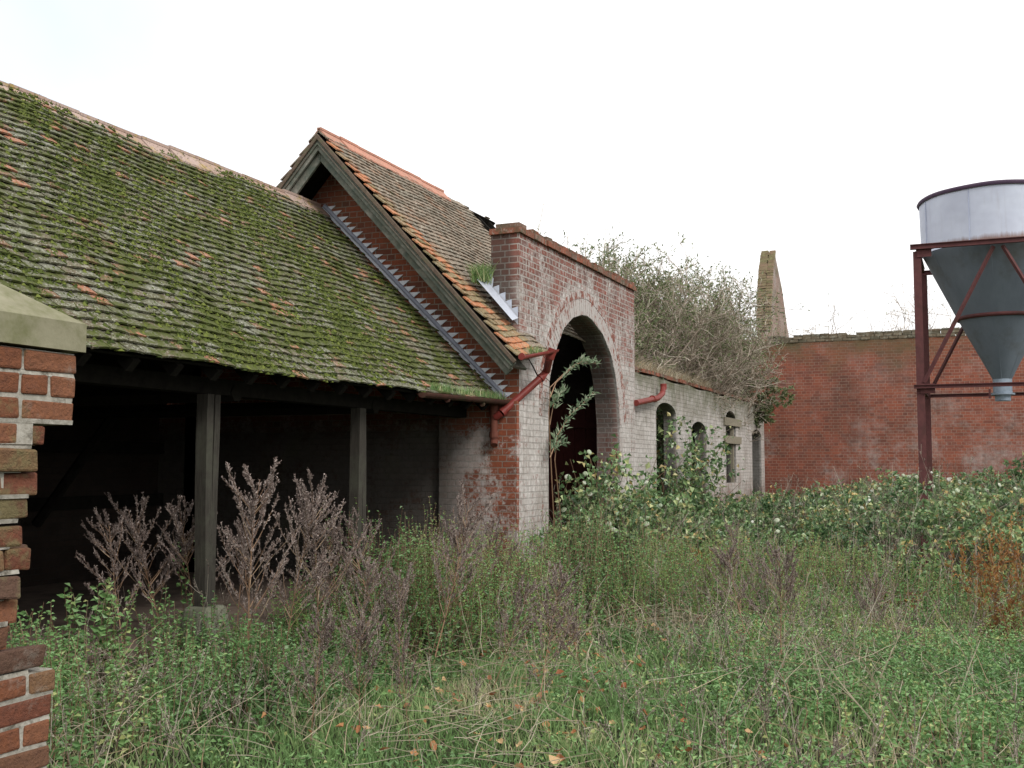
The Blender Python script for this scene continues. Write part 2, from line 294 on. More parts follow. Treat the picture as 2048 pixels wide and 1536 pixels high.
def copytree(o,loc,rz=0,sc_=1,label=None):
    r=o.copy(); COL.objects.link(r); r.location=loc; r.rotation_euler=(o.rotation_euler[0],o.rotation_euler[1],rz); r.scale=(sc_,)*3 if np.isscalar(sc_) else sc_
    if label and o.get('category')=='dead weed': r.rotation_euler=(rng.normal(0,.16),rng.normal(0,.16),rz); r.scale=(sc_*rng.uniform(.8,1.3),sc_*rng.uniform(.8,1.3),sc_)
    if label: r['label']=label
    for ch in list(o.children):
        c=ch.copy(); COL.objects.link(c); c.parent=r
        for g in ch.children: d=g.copy(); COL.objects.link(d); d.parent=c
    return r
# wall in a plane x=const, face at xf (towards +x), back at xb, with profiled openings
def wall_x(m,xf,xb,y0,y1,top,openings=(),step=.25,ends=True,toe=-.3):
    ys=set(np.round(np.linspace(y0,y1,max(2,int((y1-y0)/step)+1)),4))
    for o in openings:
        ys|=set(np.round(o['ys'],4))
    ys=sorted(ys)
    def inside(a,b):
        for o in openings:
            if a>=o['ys'][0]-1e-4 and b<=o['ys'][-1]+1e-4: return o
    for a,b in zip(ys[:-1],ys[1:]):
        ta,tb=top(a),top(b); o=inside(a,b)
        if o is None: za=zb=toe
        else: za,zb=np.interp(a,o['ys'],o['zs']),np.interp(b,o['ys'],o['zs'])
        m.quad((xf,a,za),(xf,b,zb),(xf,b,tb),(xf,a,ta)); m.quad((xb,b,zb),(xb,a,za),(xb,a,ta),(xb,b,tb))
        m.quad((xf,a,ta),(xf,b,tb),(xb,b,tb),(xb,a,ta))
        if o is not None:
            m.quad((xf,b,zb),(xf,a,za),(xb,a,za),(xb,b,zb))
            s=o.get('sill',toe)
            if s>toe:
                m.quad((xf,a,toe),(xf,b,toe),(xf,b,s),(xf,a,s)); m.quad((xb,b,toe),(xb,a,toe),(xb,a,s),(xb,b,s)); m.quad((xf,a,s),(xf,b,s),(xb,b,s),(xb,a,s))
    for o in openings:
        s=o.get('sill',toe)
        for y,z,f in ((o['ys'][0],o['zs'][0],1),(o['ys'][-1],o['zs'][-1],-1)):
            P=[(xf,y,s),(xf,y,z),(xb,y,z),(xb,y,s)]; m.quad(*(P if f>0 else P[::-1]))
    if ends:
        m.quad((xb,y0,toe),(xf,y0,toe),(xf,y0,top(y0)),(xb,y0,top(y0))); m.quad((xf,y1,toe),(xb,y1,toe),(xb,y1,top(y1)),(xf,y1,top(y1)))
def brickrow(m,axis,a0,a1,b0,b1,z0,z1,j=.006,miss=0.,L=.225,gap=.01):
    p=a0
    while p<a1-.03:
        q=min(p+L,a1)
        if rng.random()>miss:
            d=rng.uniform(-j,j,2)*1.5; lo,hi=p+gap/2,q-gap/2
            if axis=='y': m.box(b0+d[0],b1+d[0],lo,hi,z0,z1,j*.5)
            else: m.box(lo,hi,b0+d[0],b1+d[0],z0,z1,j*.5)
        p=q
def archfn(y0,y1,spring,rise,n=14):
    t=np.linspace(-1,1,n); ys=(y0+y1)/2+(y1-y0)/2*np.sin(t*np.pi/2); zs=spring+rise*np.cos(t*np.pi/2); return ys,zs

# ------------------------------------------------------------------ plant geometry (vectorised)
def unit(a): return a/np.maximum(np.linalg.norm(a,axis=-1,keepdims=True),1e-9)
def rvec(n): return unit(rng.normal(size=(n,3)))
def strands(starts,dirs,lens,K=4,curl=.25,grav=0.):
    n=len(starts); P=np.zeros((n,K,3)); P[:,0]=starts; d=unit(np.asarray(dirs,float)); L=(np.asarray(lens)/(K-1))[:,None]
    for k in range(1,K):
        P[:,k]=P[:,k-1]+d*L; d=unit(d+rng.normal(size=(n,3))*curl+np.array([0,0,grav]))
    return P
def addtubes(m,P,r0,r1,r=None):
    n,K,_=P.shape; T=unit(np.gradient(P,axis=1)); ref=np.where(np.abs(T[...,2:3])>.8,np.array([1.,0,0]),np.array([0,0,1.]))
    A=unit(np.cross(T,ref)); B=np.cross(T,A)
    rad=(np.linspace(0,1,K)[None,:]*(np.broadcast_to(r1,(n,))[:,None]-np.broadcast_to(r0,(n,))[:,None])+np.broadcast_to(r0,(n,))[:,None])[...,None]
    V=np.stack([P+rad*(math.cos(a)*A+math.sin(a)*B) for a in (0,2.094,4.189)],2)   # n,K,3,3
    base=(np.arange(n)*K*3)[:,None,None]; kk=(np.arange(K-1)*3)[None,:,None]; j=np.arange(3)[None,None,:]; j2=(j+1)%3
    Fq=np.stack([base+kk+j,base+kk+j2,base+kk+3+j2,base+kk+3+j],-1).reshape(-1,4)
    rr=np.repeat(rng.random(n) if r is None else np.broadcast_to(r,(n,)),(K-1)*3)
    m.add(V.reshape(-1,3),Fq,rr)
def onstrand(P,n,t0=.15,t1=1.):
    i=rng.integers(0,len(P),n); K=P.shape[1]; t=rng.uniform(t0,t1,n)*(K-1); k=np.minimum(t.astype(int),K-2); f=(t-k)[:,None]
    return P[i,k]*(1-f)+P[i,k+1]*f, unit(P[i,k+1]-P[i,k])
def addleaves(m,pos,d,L,W,r=None,fold=.25,up=.6):
    n=len(pos); d=unit(d); L=np.broadcast_to(L,(n,))[:,None]; W=np.broadcast_to(W,(n,))[:,None]
    nm=unit(rng.normal(size=(n,3))*(1-up)+np.array([0,0,up])); s=unit(np.cross(d,nm)); nm=np.cross(s,d)
    mid=pos+d*L*.45+nm*L*fold*.3
    V=np.stack([pos,mid+s*W*.5+nm*W*fold,pos+d*L-nm*L*.12,mid-s*W*.5+nm*W*fold],1)
    b=np.arange(n)[:,None]*4; Fc=np.concatenate([b+np.array([[0,1,2]]),b+np.array([[0,2,3]])],1).reshape(-1,3)
    rr=np.repeat(rng.random(n) if r is None else np.broadcast_to(r,(n,)),2)
    m.add(V.reshape(-1,3),Fc,rr)
def addblades(m,pos,h,w,lean=.35,r=None):
    n=len(pos); a=rng.uniform(0,2*np.pi,n); d=np.stack([np.cos(a),np.sin(a),np.zeros(n)],1)*(rng.random(n)*lean*2)[:,None]; s=np.stack([-np.sin(a),np.cos(a),np.zeros(n)],1)
    a2=rng.uniform(0,2*np.pi,n); s=np.stack([np.cos(a2),np.sin(a2),np.zeros(n)],1)
    h=np.broadcast_to(h,(n,))[:,None]; w=np.broadcast_to(w,(n,))[:,None]; z=np.array([0,0,1.])
    p1=pos+z*h*.55+d*h*.3; p2=pos+z*h*.95+d*h*.95
    V=np.stack([pos-s*w/2,pos+s*w/2,p1+s*w*.4,p1-s*w*.4,p2],1); b=np.arange(n)[:,None]*5
    rr=rng.random(n) if r is None else np.broadcast_to(r,(n,))
    m.add(V.reshape(-1,3),(b+np.array([[0,1,2,3]])).reshape(-1,4),rr); k=m.nv-len(V)*5
    m.add(V.reshape(-1,3)[:0],np.zeros((0,3),int),np.zeros(0))
    m.f.append((b+np.array([[3,2,4]])+k).reshape(-1,3)); m.v.append(np.zeros((0,3))); m.r.append(rr)
def clumps(m,pos,r,n=10):
    """little moss cushions: squashed spiky hexagons"""
    k=len(pos); a=np.linspace(0,2*np.pi,6,endpoint=False); rad=np.broadcast_to(r,(k,))[:,None]
    ring=np.stack([np.cos(a),np.sin(a),a*0],1)[None]*(rad*rng.uniform(.7,1.3,(k,6)))[...,None]
    V=np.concatenate([pos[:,None]+ring+np.array([0,0,-.01]),pos[:,None]+np.stack([rad*0,rad*0,rad*.75],-1)],1); b=np.arange(k)[:,None]*7
    Fc=np.concatenate([b+np.array([[i,(i+1)%6,6]]) for i in range(6)],1).reshape(-1,3); m.add(V.reshape(-1,3),Fc,np.repeat(rng.random(k),6))

# ------------------------------------------------------------------ ground
def bumpz(x,y): return .05*np.sin(x*1.3+.4*y)+.04*np.sin(y*.9-x*.5+1)+.02*np.sin(3.1*x+2.2*y)
g=MB(); xs=np.concatenate([[-400,-60],np.linspace(-12,14,70),[60,400]]); ys=np.concatenate([[-400,-60],np.linspace(-3,36,100),[90,600]])
XX,YY=np.meshgrid(xs,ys); ZZ=bumpz(XX,YY); nx=len(xs)
idx=np.array([[j*nx+i,j*nx+i+1,(j+1)*nx+i+1,(j+1)*nx+i] for j in range(len(ys)-1) for i in range(nx-1)])
g.add(np.stack([XX,YY,ZZ],-1).reshape(-1,3),idx,.5); tag(g.build('ground',M_soil,smooth=True),kind='structure')

# ------------------------------------------------------------------ roofs
def tiles(m,origin,u,s,nrm,nu,ns,lu=.165,gauge=.1,keep=None,warp=None,jit=.006,over=.17,rfn=None,h2=.044):
    """plain tiles laid course by course down the slope, each a slightly cambered slab"""
    u,s,nrm=map(lambda a:unit(np.array(a,float)),(u,s,nrm)); o=np.array(origin,float)
    I,J=np.meshgrid(np.arange(nu),np.arange(ns)); I=I.ravel().astype(float);J=J.ravel(); A=(I+.5*(J%2))*lu; S=J*gauge
    cen=o+A[:,None]*u+S[:,None]*s
    if keep is not None:
        k=keep(cen); A,S,cen=A[k],S[k],cen[k]
    n=len(cen); th=.016
    prof=[(-.5,0),(-.2,.004),(.2,.004),(.5,0)]
    tilt=rng.normal(0,jit,n); yawj=rng.normal(0,.007,n); lift=rng.normal(.0,jit*.4,n); dl=rng.normal(0,.0025,n)
    V=[]
    for (sl,h) in ((-.02,.002),(over,h2)):
        for top in (0,1):
            for (a,c) in prof:
                V.append(cen+((a*(lu-.004)))*u[None]*1+(a*yawj)[:,None]*s+((sl+(dl if sl>0 else 0)) if np.isscalar(sl) else sl)[:,None]*s if False else
                    cen+(a*(lu-.004))*u+((sl+(dl*(sl>0)))+a*yawj)[:,None]*s+((h+c+top*th+a*tilt*2+lift))[:,None]*nrm)
    V=np.stack(V,1)   # n,16,3 : [up-slope bottom 0-3, up-slope top 4-7, lower bottom 8-11, lower top 12-15]
    if warp is not None: V=warp(V.reshape(-1,3)).reshape(V.shape)
    fs=[[4+i,5+i,13+i,12+i] for i in range(3)]+[[12+i,13+i,9+i,8+i] for i in range(3)]+[[0,4,12,8],[7,3,11,15]]
    b=np.arange(n)[:,None]*16; Fq=np.concatenate([b+np.array([f]) for f in fs],1).reshape(-1,4)
    m.add(V.reshape(-1,3),Fq,np.repeat(rng.random(n) if rfn is None else rfn(cen),len(fs)))
    return cen
def ridge(m,x,y0,y1,z,slope,w=.17,L=.42,jit=.006,sag=None):
    y=y0
    while y<y1-.05:
        e=min(y+L,y1); dz,dx=rng.uniform(-jit,jit,2); r=rng.random(); zz=z+(sag(y) if sag else 0)
        for sx in (1,-1):
            P=[]
            for t in (0,.022):
                P+= [(x+dx,y+.004,zz+dz+t),(x+dx+sx*w,y+.004,zz+dz+t-w*slope),(x+dx+sx*w,e-.004,zz+dz+t-w*slope),(x+dx,e-.004,zz+dz+t)]
            m.hexa(P if sx<0 else [P[i] for i in (3,2,1,0,7,6,5,4)],r)
        m.box(x+dx-.03,x+dx+.03,y+.004,e-.004,zz+dz+.0,zz+dz+.03,r=r)
        y=e
# shed: eave x=-5.25 z=2.38, ridge x=-7.81 z=4.95
EX,EZ,RX,RZ=-5.22,2.36,-7.80,4.93
SY0,SY1=3.2,12.05
shed=empty('open_shed',(-6.5,8,0),'long open fronted cart shed with mossy tiled roof and dark interior','shed')
sl_=unit(np.array([EX-RX,0,EZ-RZ])); nr_=np.array([-sl_[2],0,sl_[0]]); SL=math.hypot(EX-RX,EZ-RZ)
sag=lambda V:V+np.stack([V[:,0]*0,V[:,0]*0,-.035*np.sin((V[:,1]-3)/9*np.pi)+.012*np.sin(V[:,1]*2.1+V[:,0])+.006*np.sin(V[:,1]*6.3+V[:,0]*4)],1)
m=MB(); cs=tiles(m,(RX,SY0,RZ),(0,1,0),sl_,nr_,int((SY1-SY0)/.165),int(SL/.1)-0,warp=sag,jit=.0028)
roof=m.build('roof',M_shedtile,shed)
m=MB()
k=cs[rng.integers(0,len(cs),34000)]; k=k+sl_*rng.uniform(.0,.17,(len(k),1))+np.array([0,1,0])*rng.uniform(-.08,.08,(len(k),1))+nr_*.045
dens=.5+.5*np.sin(k[:,1]*1.9+k[:,0]*2.3)*np.sin(k[:,1]*.7-k[:,0]*1.7+1)+.35*np.sin(k[:,1]*7.3+2*np.sin(k[:,0]*5))
kk=k[rng.random(len(k))<np.clip(dens*.9,.10,1)*np.where(k[:,1]>10.6,.3,1)]; kk=sag(kk)
clumps(m,kk,rng.uniform(.010,.034,len(kk))); a=kk[rng.random(len(kk))<.6]; addleaves(m,np.repeat(a,4,0)+rng.normal(0,.012,(len(a)*4,3)),rvec(len(a)*4)+nr_*1.,.018,.010)
m.build('moss_tufts',M_moss,roof)
m=MB(); m.hexa([tuple(np.array([RX,SY0,RZ])+nr_*-.02),tuple(np.array([EX+.0,SY0,EZ])+nr_*-.02),tuple(np.array([EX,SY1,EZ])+nr_*-.02),tuple(np.array([RX,SY1,RZ])+nr_*-.02),
    tuple(np.array([RX,SY0,RZ])-nr_*.04),tuple(np.array([EX,SY0,EZ])-nr_*.04),tuple(np.array([EX,SY1,EZ])-nr_*.04),tuple(np.array([RX,SY1,RZ])-nr_*.04)])
bx=2*RX-EX; m.hexa([(RX,SY0,RZ),(RX,SY1,RZ),(bx,SY1,EZ),(bx,SY0,EZ),(RX,SY0,RZ-.05),(RX,SY1,RZ-.05),(bx,SY1,EZ-.05),(bx,SY0,EZ-.05)])
m.build('roof_boarding',M_darkwood,shed)
m=MB(); ridge(m,RX,SY0,SY1,RZ+.045,.95,sag=lambda y:-.035*math.sin((y-3)/9*math.pi),jit=.012); m.build('ridge_tiles',M_ridge,shed)
for i in range(19):                                      # rafter feet showing under the eave
    y=3.6+i*.45; m=MB(); a=np.array([EX-.02,y,EZ-.05]); b=a-sl_*1.1
    P=[a+(0,-.035,0),a+(0,.035,0),b+(0,.035,0),b+(0,-.035,0)]; P=P+[p-nr_*.10 for p in P]; m.hexa(P); m.build('rafter',M_darkwood,shed)
m=MB(); m.box(-5.80,-5.66,SY0,12.0,2.17,2.30,.004); m.build('wall_plate',M_darkwood,shed)
def shedpost(y,x=-5.6,lean=0):
    m=MB(); ys_=[(y-.085,y-.008,.95),(y+.008,y+.075,1.0)]
    for k,(a,b,_) in enumerate(ys_):
        z=np.linspace(.42,2.16,7); off=.012*np.sin(z*2.3+k*2+y); w0,w1=x-.05,x+.055-.014*k
        for i in range(6):
            o0,o1=off[i],off[i+1]
            m.hexa([(w0,a+o0,z[i]),(w1,a+o0,z[i]),(w1,b+o0,z[i]),(w0,b+o0,z[i]),(w0,a+o1,z[i+1]),(w1,a+o1,z[i+1]),(w1,b+o1,z[i+1]),(w0,b+o1,z[i+1])],.3)
    p=m.build('post',M_post,shed)
    m=MB(); P=[]
    for h,z in ((.22,-.2),(.12,.50)): P+=[(x-h,y-h,z),(x+h,y-h,z),(x+h,y+h,z),(x-h,y+h,z)]
    m.hexa(P); m.build('plinth_stone',M_plinth,shed,bevel=.03)
shedpost(7.08); shedpost(9.38); shedpost(4.75)
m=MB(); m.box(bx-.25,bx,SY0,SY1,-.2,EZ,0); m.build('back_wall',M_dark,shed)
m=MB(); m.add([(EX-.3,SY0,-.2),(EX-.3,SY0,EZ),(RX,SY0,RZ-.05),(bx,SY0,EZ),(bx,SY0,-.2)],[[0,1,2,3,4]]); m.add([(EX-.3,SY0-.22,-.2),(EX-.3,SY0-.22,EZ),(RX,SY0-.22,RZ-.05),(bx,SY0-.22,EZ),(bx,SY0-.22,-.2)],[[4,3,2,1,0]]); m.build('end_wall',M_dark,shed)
m=MB(); m.box(bx,-6.05,SY0,SY1,-.1,.16); m.build('floor_slab',M_floor,shed)
for y in (5.2,7.5,9.8):
    m=MB(); m.tube([(bx+.05,y,2.2),(-5.65,y,2.2)],.08,n=6); m.build('tie_beam',M_darkwood,shed)
    m=MB(); m.tube([(bx+.15,y,.9),(bx+1.3,y,2.2)],.06,n=6); m.build('brace',M_darkwood,shed)
for z in (1.05,1.75):
    m=MB(); m.box(bx+.02,bx+.10,SY0,SY1,z,z+.16,.003); m.build('wall_rail',M_darkwood,shed)
# shed gutter with its junction, and the leaning pipe
m=MB()
def trough(m,p,q,r,th=.006,n=10):
    p,q=np.array(p),np.array(q); a=np.linspace(np.pi,2*np.pi,n); T=unit(q-p); A=unit(np.cross(T,(0,0,1))); 
    for rr_,fl in ((r,0),(r-th,1)):
        V=[e+rr_*(math.cos(t)*A+math.sin(t)*np.array([0,0,1])) for e in (p,q) for t in a]; Fq=[[i,i+1,n+i+1,n+i] for i in range(n-1)]; m.add(V,Fq,.5)
    for e in (p,q):
        V=[e+r*(math.cos(t)*A+math.sin(t)*np.array([0,0,1])) for t in a]+[e]; m.add(V,[[i,i+1,n] for i in range(n-1)],.5)
trough(m,(-5.14,9.85,2.335),(-5.14,12.0,2.37),.055)
for y in (10.4,11.3,11.98): m.tube([(-5.14,y,2.29),(-5.14,y+.03,2.29)],.03,n=8)
m.build('gutter',M_gut,shed)
m=MB(); P=np.array([(-5.12+rng.normal(0,.02),y,2.37) for y in rng.uniform(10.0,11.9,420)]); addblades(m,P,rng.uniform(.04,.12,len(P)),.008,.5)
tag(m.build('gutter_grass',M_grass),'short bright grass sprouting along the rusty gutter of the open shed','grass',kind='stuff')

# ------------------------------------------------------------------ barn: gable, arch, roof
AX,GY0=-5.0,12.07
KX,KZ=-7.47,5.755; PS=1.094          # ridge and pitch
VY=11.45
barn=empty('gabled_barn',(-7.3,14.5,0),'gabled red brick barn with tall arched doorway beside the shed','barn')
def roofz(x): return KZ-PS*abs(x-KX)
# gable wall
m=MB(); P=[(-10.8,-.2),(AX,-.2),(AX,roofz(AX)-.12),(KX,KZ-.14),(-10.8,2.3),(-9.7,roofz(-9.7)-.12)]
m.add([(x,GY0,z) for x,z in P],[[0,1,2,3,5,4]][:1],.5); m.add([(x,GY0+.3,z) for x,z in P],[[4,5,3,2,1,0]],.5);
m.box(-6.03,AX+.0015-.0035,GY0-.07,GY0-.002,-.2,2.36); m.build('gable_wall',M_gable,barn)
# front wall with arch
ap=[(13.05,2.2),(13.072,2.687),(13.238,2.998),(13.387,3.17),(13.617,3.414),(13.974,3.6),(14.347,3.688),(14.6,3.70),(14.825,3.662),(15.274,3.519),(15.685,3.239),(15.9,2.93),(16.03,2.591),(16.1,2.2)]
ya=np.array([p[0] for p in ap]); za=np.array([p[1] for p in ap])
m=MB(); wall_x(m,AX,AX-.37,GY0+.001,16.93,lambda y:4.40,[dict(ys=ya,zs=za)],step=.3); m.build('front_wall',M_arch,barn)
# arch rings: individual voussoirs, standing slightly proud
dy=np.gradient(ya); 
t=np.linspace(0,1,60); cum=np.concatenate([[0],np.cumsum(np.hypot(np.diff(ya),np.diff(za)))]); L=cum[-1]
def archpt(s,off):
    y=np.interp(s,cum,ya); z=np.interp(s,cum,za); e=.12; ty=np.interp(s+e,cum,ya)-np.interp(s-e,cum,ya); tz=np.interp(s+e,cum,za)-np.interp(s-e,cum,za)
    h=math.hypot(ty,tz); return y-tz/h*off, z+ty/h*off
for o0,o1,nm in ((.004,.225,'arch_ring'),(.235,.335,'arch_label')):
    m=MB(); nb=int((L+o0*2)/.078)
    for i in range(nb):
        a,b=(i+.06)/nb*L,(i+.94)/nb*L; (y1,z1),(y2,z2)=archpt(a,o0),archpt(b,o0); (y3,z3),(y4,z4)=archpt(b,o1),archpt(a,o1); x0,x1=AX-.02,AX+.006+rng.uniform(0,.004)
        
        m.hexa([(x0,y1,z1),(x1,y1,z1),(x1,y2,z2),(x0,y2,z2),(x0,y4,z4),(x1,y4,z4),(x1,y3,z3),(x0,y3,z3)])
    n_=N(nm+'_brick'); cc=n_.ramp(n_.attr(),[(0,(.24,.085,.06)),(.5,(.20,.08,.06)),(1,(.28,.13,.10))]); lo=.36 if nm=='arch_ring' else .44
    cc=n_.mix(n_.mr(n_.noise(7,None,5,.75),lo,lo+.12,0,.95),cc,(.44,.41,.39)); n_.bump(n_.noise(60),.5,.005); m.build(nm,n_.fin(cc,.9),barn)
# coping of the front wall
m=MB(); brickrow(m,'y',12.03,16.96,AX-.375,AX+.04,4.402,4.47,.006,.03); brickrow(m,'y',12.07,16.93,AX-.33,AX-.01,4.476,4.535,.012,.10); 
n_=N('coping_brick'); cc=n_.ramp(n_.attr(),[(0,(.16,.07,.045)),(.4,(.26,.085,.05)),(.8,(.13,.08,.06)),(1,(.20,.12,.09))]); cc=n_.mix(n_.mr(n_.noise(6,None,5,.7),.48,.62,0,.8),cc,(.07,.075,.045)); cc=n_.mix(n_.mr(n_.noise(20,None,5,.7),.55,.7,0,.7),cc,(.33,.32,.28)); n_.bump(n_.noise(50),.7,.008); M_cope=n_.fin(cc,.95)
cop=m.build('coping',M_cope,barn)
# other walls and a dark inside
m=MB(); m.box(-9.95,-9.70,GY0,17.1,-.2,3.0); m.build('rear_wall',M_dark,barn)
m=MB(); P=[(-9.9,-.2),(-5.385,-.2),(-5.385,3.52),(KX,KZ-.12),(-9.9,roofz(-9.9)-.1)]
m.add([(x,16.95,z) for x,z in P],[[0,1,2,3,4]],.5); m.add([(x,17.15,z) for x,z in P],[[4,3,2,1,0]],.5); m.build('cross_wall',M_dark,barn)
m=MB()
for i in range(12): m.box(-7.9+i*.19,-7.9+i*.19+.183,16.86,16.90,.0,2.6,.003)
d=m.build('door',M_maroon,barn)
for z in (.4,1.3,2.2): mm_=MB(); mm_.box(-7.9,-5.6,16.82,16.858,z,z+.13,.002); mm_.build('ledge',M_maroon,d)
# roof slopes
s1=unit(np.array([1,0,-PS])); n1=np.array([-s1[2],0,s1[0]]); s2=unit(np.array([-1,0,-PS])); n2=np.array([s2[2],0,-s2[0]])
def warp(V):
    dn=np.clip((V[:,0]-KX)/(AX-KX),0,1.15); k=np.clip((V[:,1]-VY)/.85,0,1)*np.clip(1-(V[:,1]-12.6)/1.5,0,1); V=V.copy()
    V[:,2]+=.08*dn**1.5*k*k*(3-2*k)+.012*np.sin(V[:,1]*3+V[:,0]*2)*np.clip(V[:,1]-VY,0,1); return V
ex=-4.86
def keepR(c): return ((c[:,1]<12.44)|(c[:,0]<-5.40)) & ((c[:,1]<15.6+.05*np.sin(c[:,0]*9))|(c[:,0]>-6.0)) & (c[:,0]<ex)
def keepMain(c): return keepR(c)&(c[:,1]>=VY+.08+np.clip((c[:,0]-KX)*.23,0,.6))
def keepVerge(c): return keepR(c)&(c[:,1]<VY+.08+np.clip((c[:,0]-KX)*.23,0,.6))
ns=int((ex-KX)*math.hypot(1,PS)/.1)+1
m=MB(); cR=tiles(m,(KX,VY+.08,KZ),(0,1,0),s1,n1,33,ns,keep=keepMain,warp=warp,jit=.003,h2=.034); roof=m.build('roof_slope',M_barntile,barn)
m=MB(); tiles(m,(KX,VY+.08,KZ),(0,1,0),s1,n1,33,ns,keep=keepVerge,warp=warp,jit=.004,h2=.034); m.build('verge_tiles',M_vergetile,barn)
m=MB(); tiles(m,(KX,VY+.08,KZ),(0,1,0),s2,n2,34,ns,jit=.004,h2=.030,keep=lambda c:(c[:,1]<16.9)&((c[:,1]<15.2)|(c[:,0]<KX-.1-.12*np.sin(c[:,1]*9)))); m.build('rear_slope',M_barntile,barn)
def slab(m,x0,x1,y0,y1,s,n,d0,d1,wp=None,nsub=6):
    """board under a roof slope from x0 to x1"""
    XS=np.linspace(x0,x1,nsub+1)
    for a,b in zip(XS[:-1],XS[1:]):
        P=[]
        for dd in (d0,d1):
            P+=[np.array([x,y,roofz(x)])+n*dd for x,y in ((a,y0),(b,y0),(b,y1),(a,y1))]
        P=np.array(P); P=wp(P) if wp else P
        m.hexa(P)
m=MB(); slab(m,KX,-4.82,VY+.02,12.06,s1,n1,-.05,-.015,warp); slab(m,KX,-5.42,12.06,15.55,s1,n1,-.05,-.015); slab(m,KX,-9.9,VY+.02,16.9,s2,n2,-.05,-.015); slab(m,-6.2,-5.42,15.55,16.9,s1,n1,-.05,-.015)
m.build('roof_boarding',M_darkwood,barn)
for y in (15.75,16.2,16.65):
    m=MB(); slab(m,KX,-5.5,y,y+.07,s1,n1,-.12,-.02); m.build('rafter',M_darkwood,barn)
m=MB(); ridge(m,KX,VY+.02,14.94,KZ+.05,1.05,w=.15,L=.45,jit=.008); m.build('ridge_tiles',M_ridge2,barn)
# barge boards
def barge(side,s,n,x1):
    for off0,off1,yy0,yy1,mt,nm in ((-.150,-.045,VY,VY+.035,M_barge,'barge_board'),(-.060,-.012,VY-.03,VY-.002,M_under,'barge_trim'),(-.105,-.085,VY-.022,VY-.002,M_barge2,'barge_bead'),(-.235,-.13,VY+.06,VY+.10,M_barge,'barge_lower_board')):
        m=MB(); P=[]
        for off in (off0,off1):
            a=np.array([KX,0,KZ+off*math.hypot(1,PS)]); b=np.array([x1,0,roofz(x1)])+n*off; a0=a
            P.append((a,b))
        (a,b),(c,dd)=P
        V=[(a[0],yy0,a[2]),(b[0],yy0,b[2]),(b[0],yy1,b[2]),(a[0],yy1,a[2]),(c[0],yy0,c[2]),(dd[0],yy0,dd[2]),(dd[0],yy1,dd[2]),(c[0],yy1,c[2])]
        m.hexa(V if side>0 else [V[i] for i in (3,2,1,0,7,6,5,4)]); m.build(nm,mt,barn,bevel=.006)
barge(1,s1,n1,-4.76); barge(-1,s2,n2,-9.9)
# soffit between barge and wall
m=MB(); slab(m,-6.0,-4.8,VY+.1,GY0-.001,s1,n1,-.16,-.13); m.build('soffit_board',M_barge2,barn)
# stepped lead flashing where the shed roof meets the gable wall
m=MB(); y=GY0-.012; ns_=34
xr=lambda z:RX+(RZ-z)*(EX-RX)/(RZ-EZ)
for i in range(ns_):
    z1=RZ+.04-i*(RZ-EZ)/ns_; z0=z1-(RZ-EZ)/ns_; yy=y-rng.uniform(0,.006); jx=rng.uniform(-.028,.022)
    p=[(xr(z0)+.02,z0),(xr(z0)+.10+jx,z0),(xr(z1)+.285+jx,z1+rng.uniform(-.014,.010)),(xr(z1)+.02,z1)]
    m.add([(q[0],yy,q[1]) for q in p],[[0,1,2,3]]); m.add([(q[0],yy+.005,q[1]) for q in p],[[3,2,1,0]])
m.build('stepped_flashing',M_lead,barn)
m=MB(); a=np.array([RX,y-.012,RZ])+nr_*.075; b=np.array([EX,y-.012,EZ])+nr_*.075; m.tube([a,b],.027,n=8); m.build('lead_roll',plain('dark_lead',(.22,.23,.28),(.33,.35,.42),9,.6,.0),barn)
# lead soaker on front wall return
m=MB(); y=GY0-.006
pts=[GY(970,566,y),GY(985,566,y),GY(1040,632,y),GY(1040,645,y)]
base0,base1=GY(962,566,y-.16),GY(1030,638,y-.18)
st=[]; A,B=np.array([-5.34,3.70]),np.array([-5.01,3.33])
for i in range(4):
    a=A+(B-A)*i/4; b=A+(B-A)*(i+1)/4; yy=y-i*.001
    m.add([(a[0],yy,a[1]-.05),(b[0],yy,b[1]-.05),(b[0],yy,b[1]+.03),(b[0]+.0,yy,a[1]+.08),(a[0],yy,a[1]+.06)],[[0,1,2,3,4]],.5)
m.add([(-5.50,y-.02,3.94),(-5.0,y-.02,3.36),(-5.0,y-.2,3.31),(-5.45,y-.22,3.82)],[[0,3,2,1]],.5)
m.add([(-5.52,y-.02,3.97),(-5.34,y-.02,3.72),(-5.33,y-.005,3.86),(-5.40,y-.005,3.99)],[[0,1,2,3]],.5)
m.build('lead_soaker',M_lead2,barn)
# gutter and down pipes on the barn
m=MB(); ga,gb=GX(1044,713,-4.60),GX(1112,699,-4.60); trough(m,ga,gb,.04); m.tube([ga-(0,.015,0),ga],.041,n=10); m.build('gutter',M_pipe,barn)
dp_=MB()
p1=[tuple(gb-(0,.1,.0)),tuple(gb-(.05,.1,.12)),(-4.76,12.36,2.74)]; 
q0=np.array((-4.80,12.30,2.66)); q1=GY(1003,826,11.93)
m=MB(); m.tube(p1+[tuple(q0)],.047); m.tube([p1[0],p1[1]],.056); m.tube([q0+(q1-q0)*.0,q0+(q1-q0)*.04],.056)
m.tube([q0,q1],.045); m.tube([q1-(q1-q0)*.07,q1],.055); 
j=GY(990,835,11.93); m.tube([q1,j],.045)
m.build('sloping_pipe',M_pipe,barn)
m=MB(); a=GY(988,806,11.94); b=GY(988,872,11.94); m.tube([a,b],.045); m.tube([a,a-(0,0,.12)],.055); m.tube([b+(0,0,.05),b-(0,0,.02)],.056); m.tube([b,b-(0,0,.06),b+(.015,-.03,-.11)],.045)
m.build('down_pipe',M_pipedk,barn)
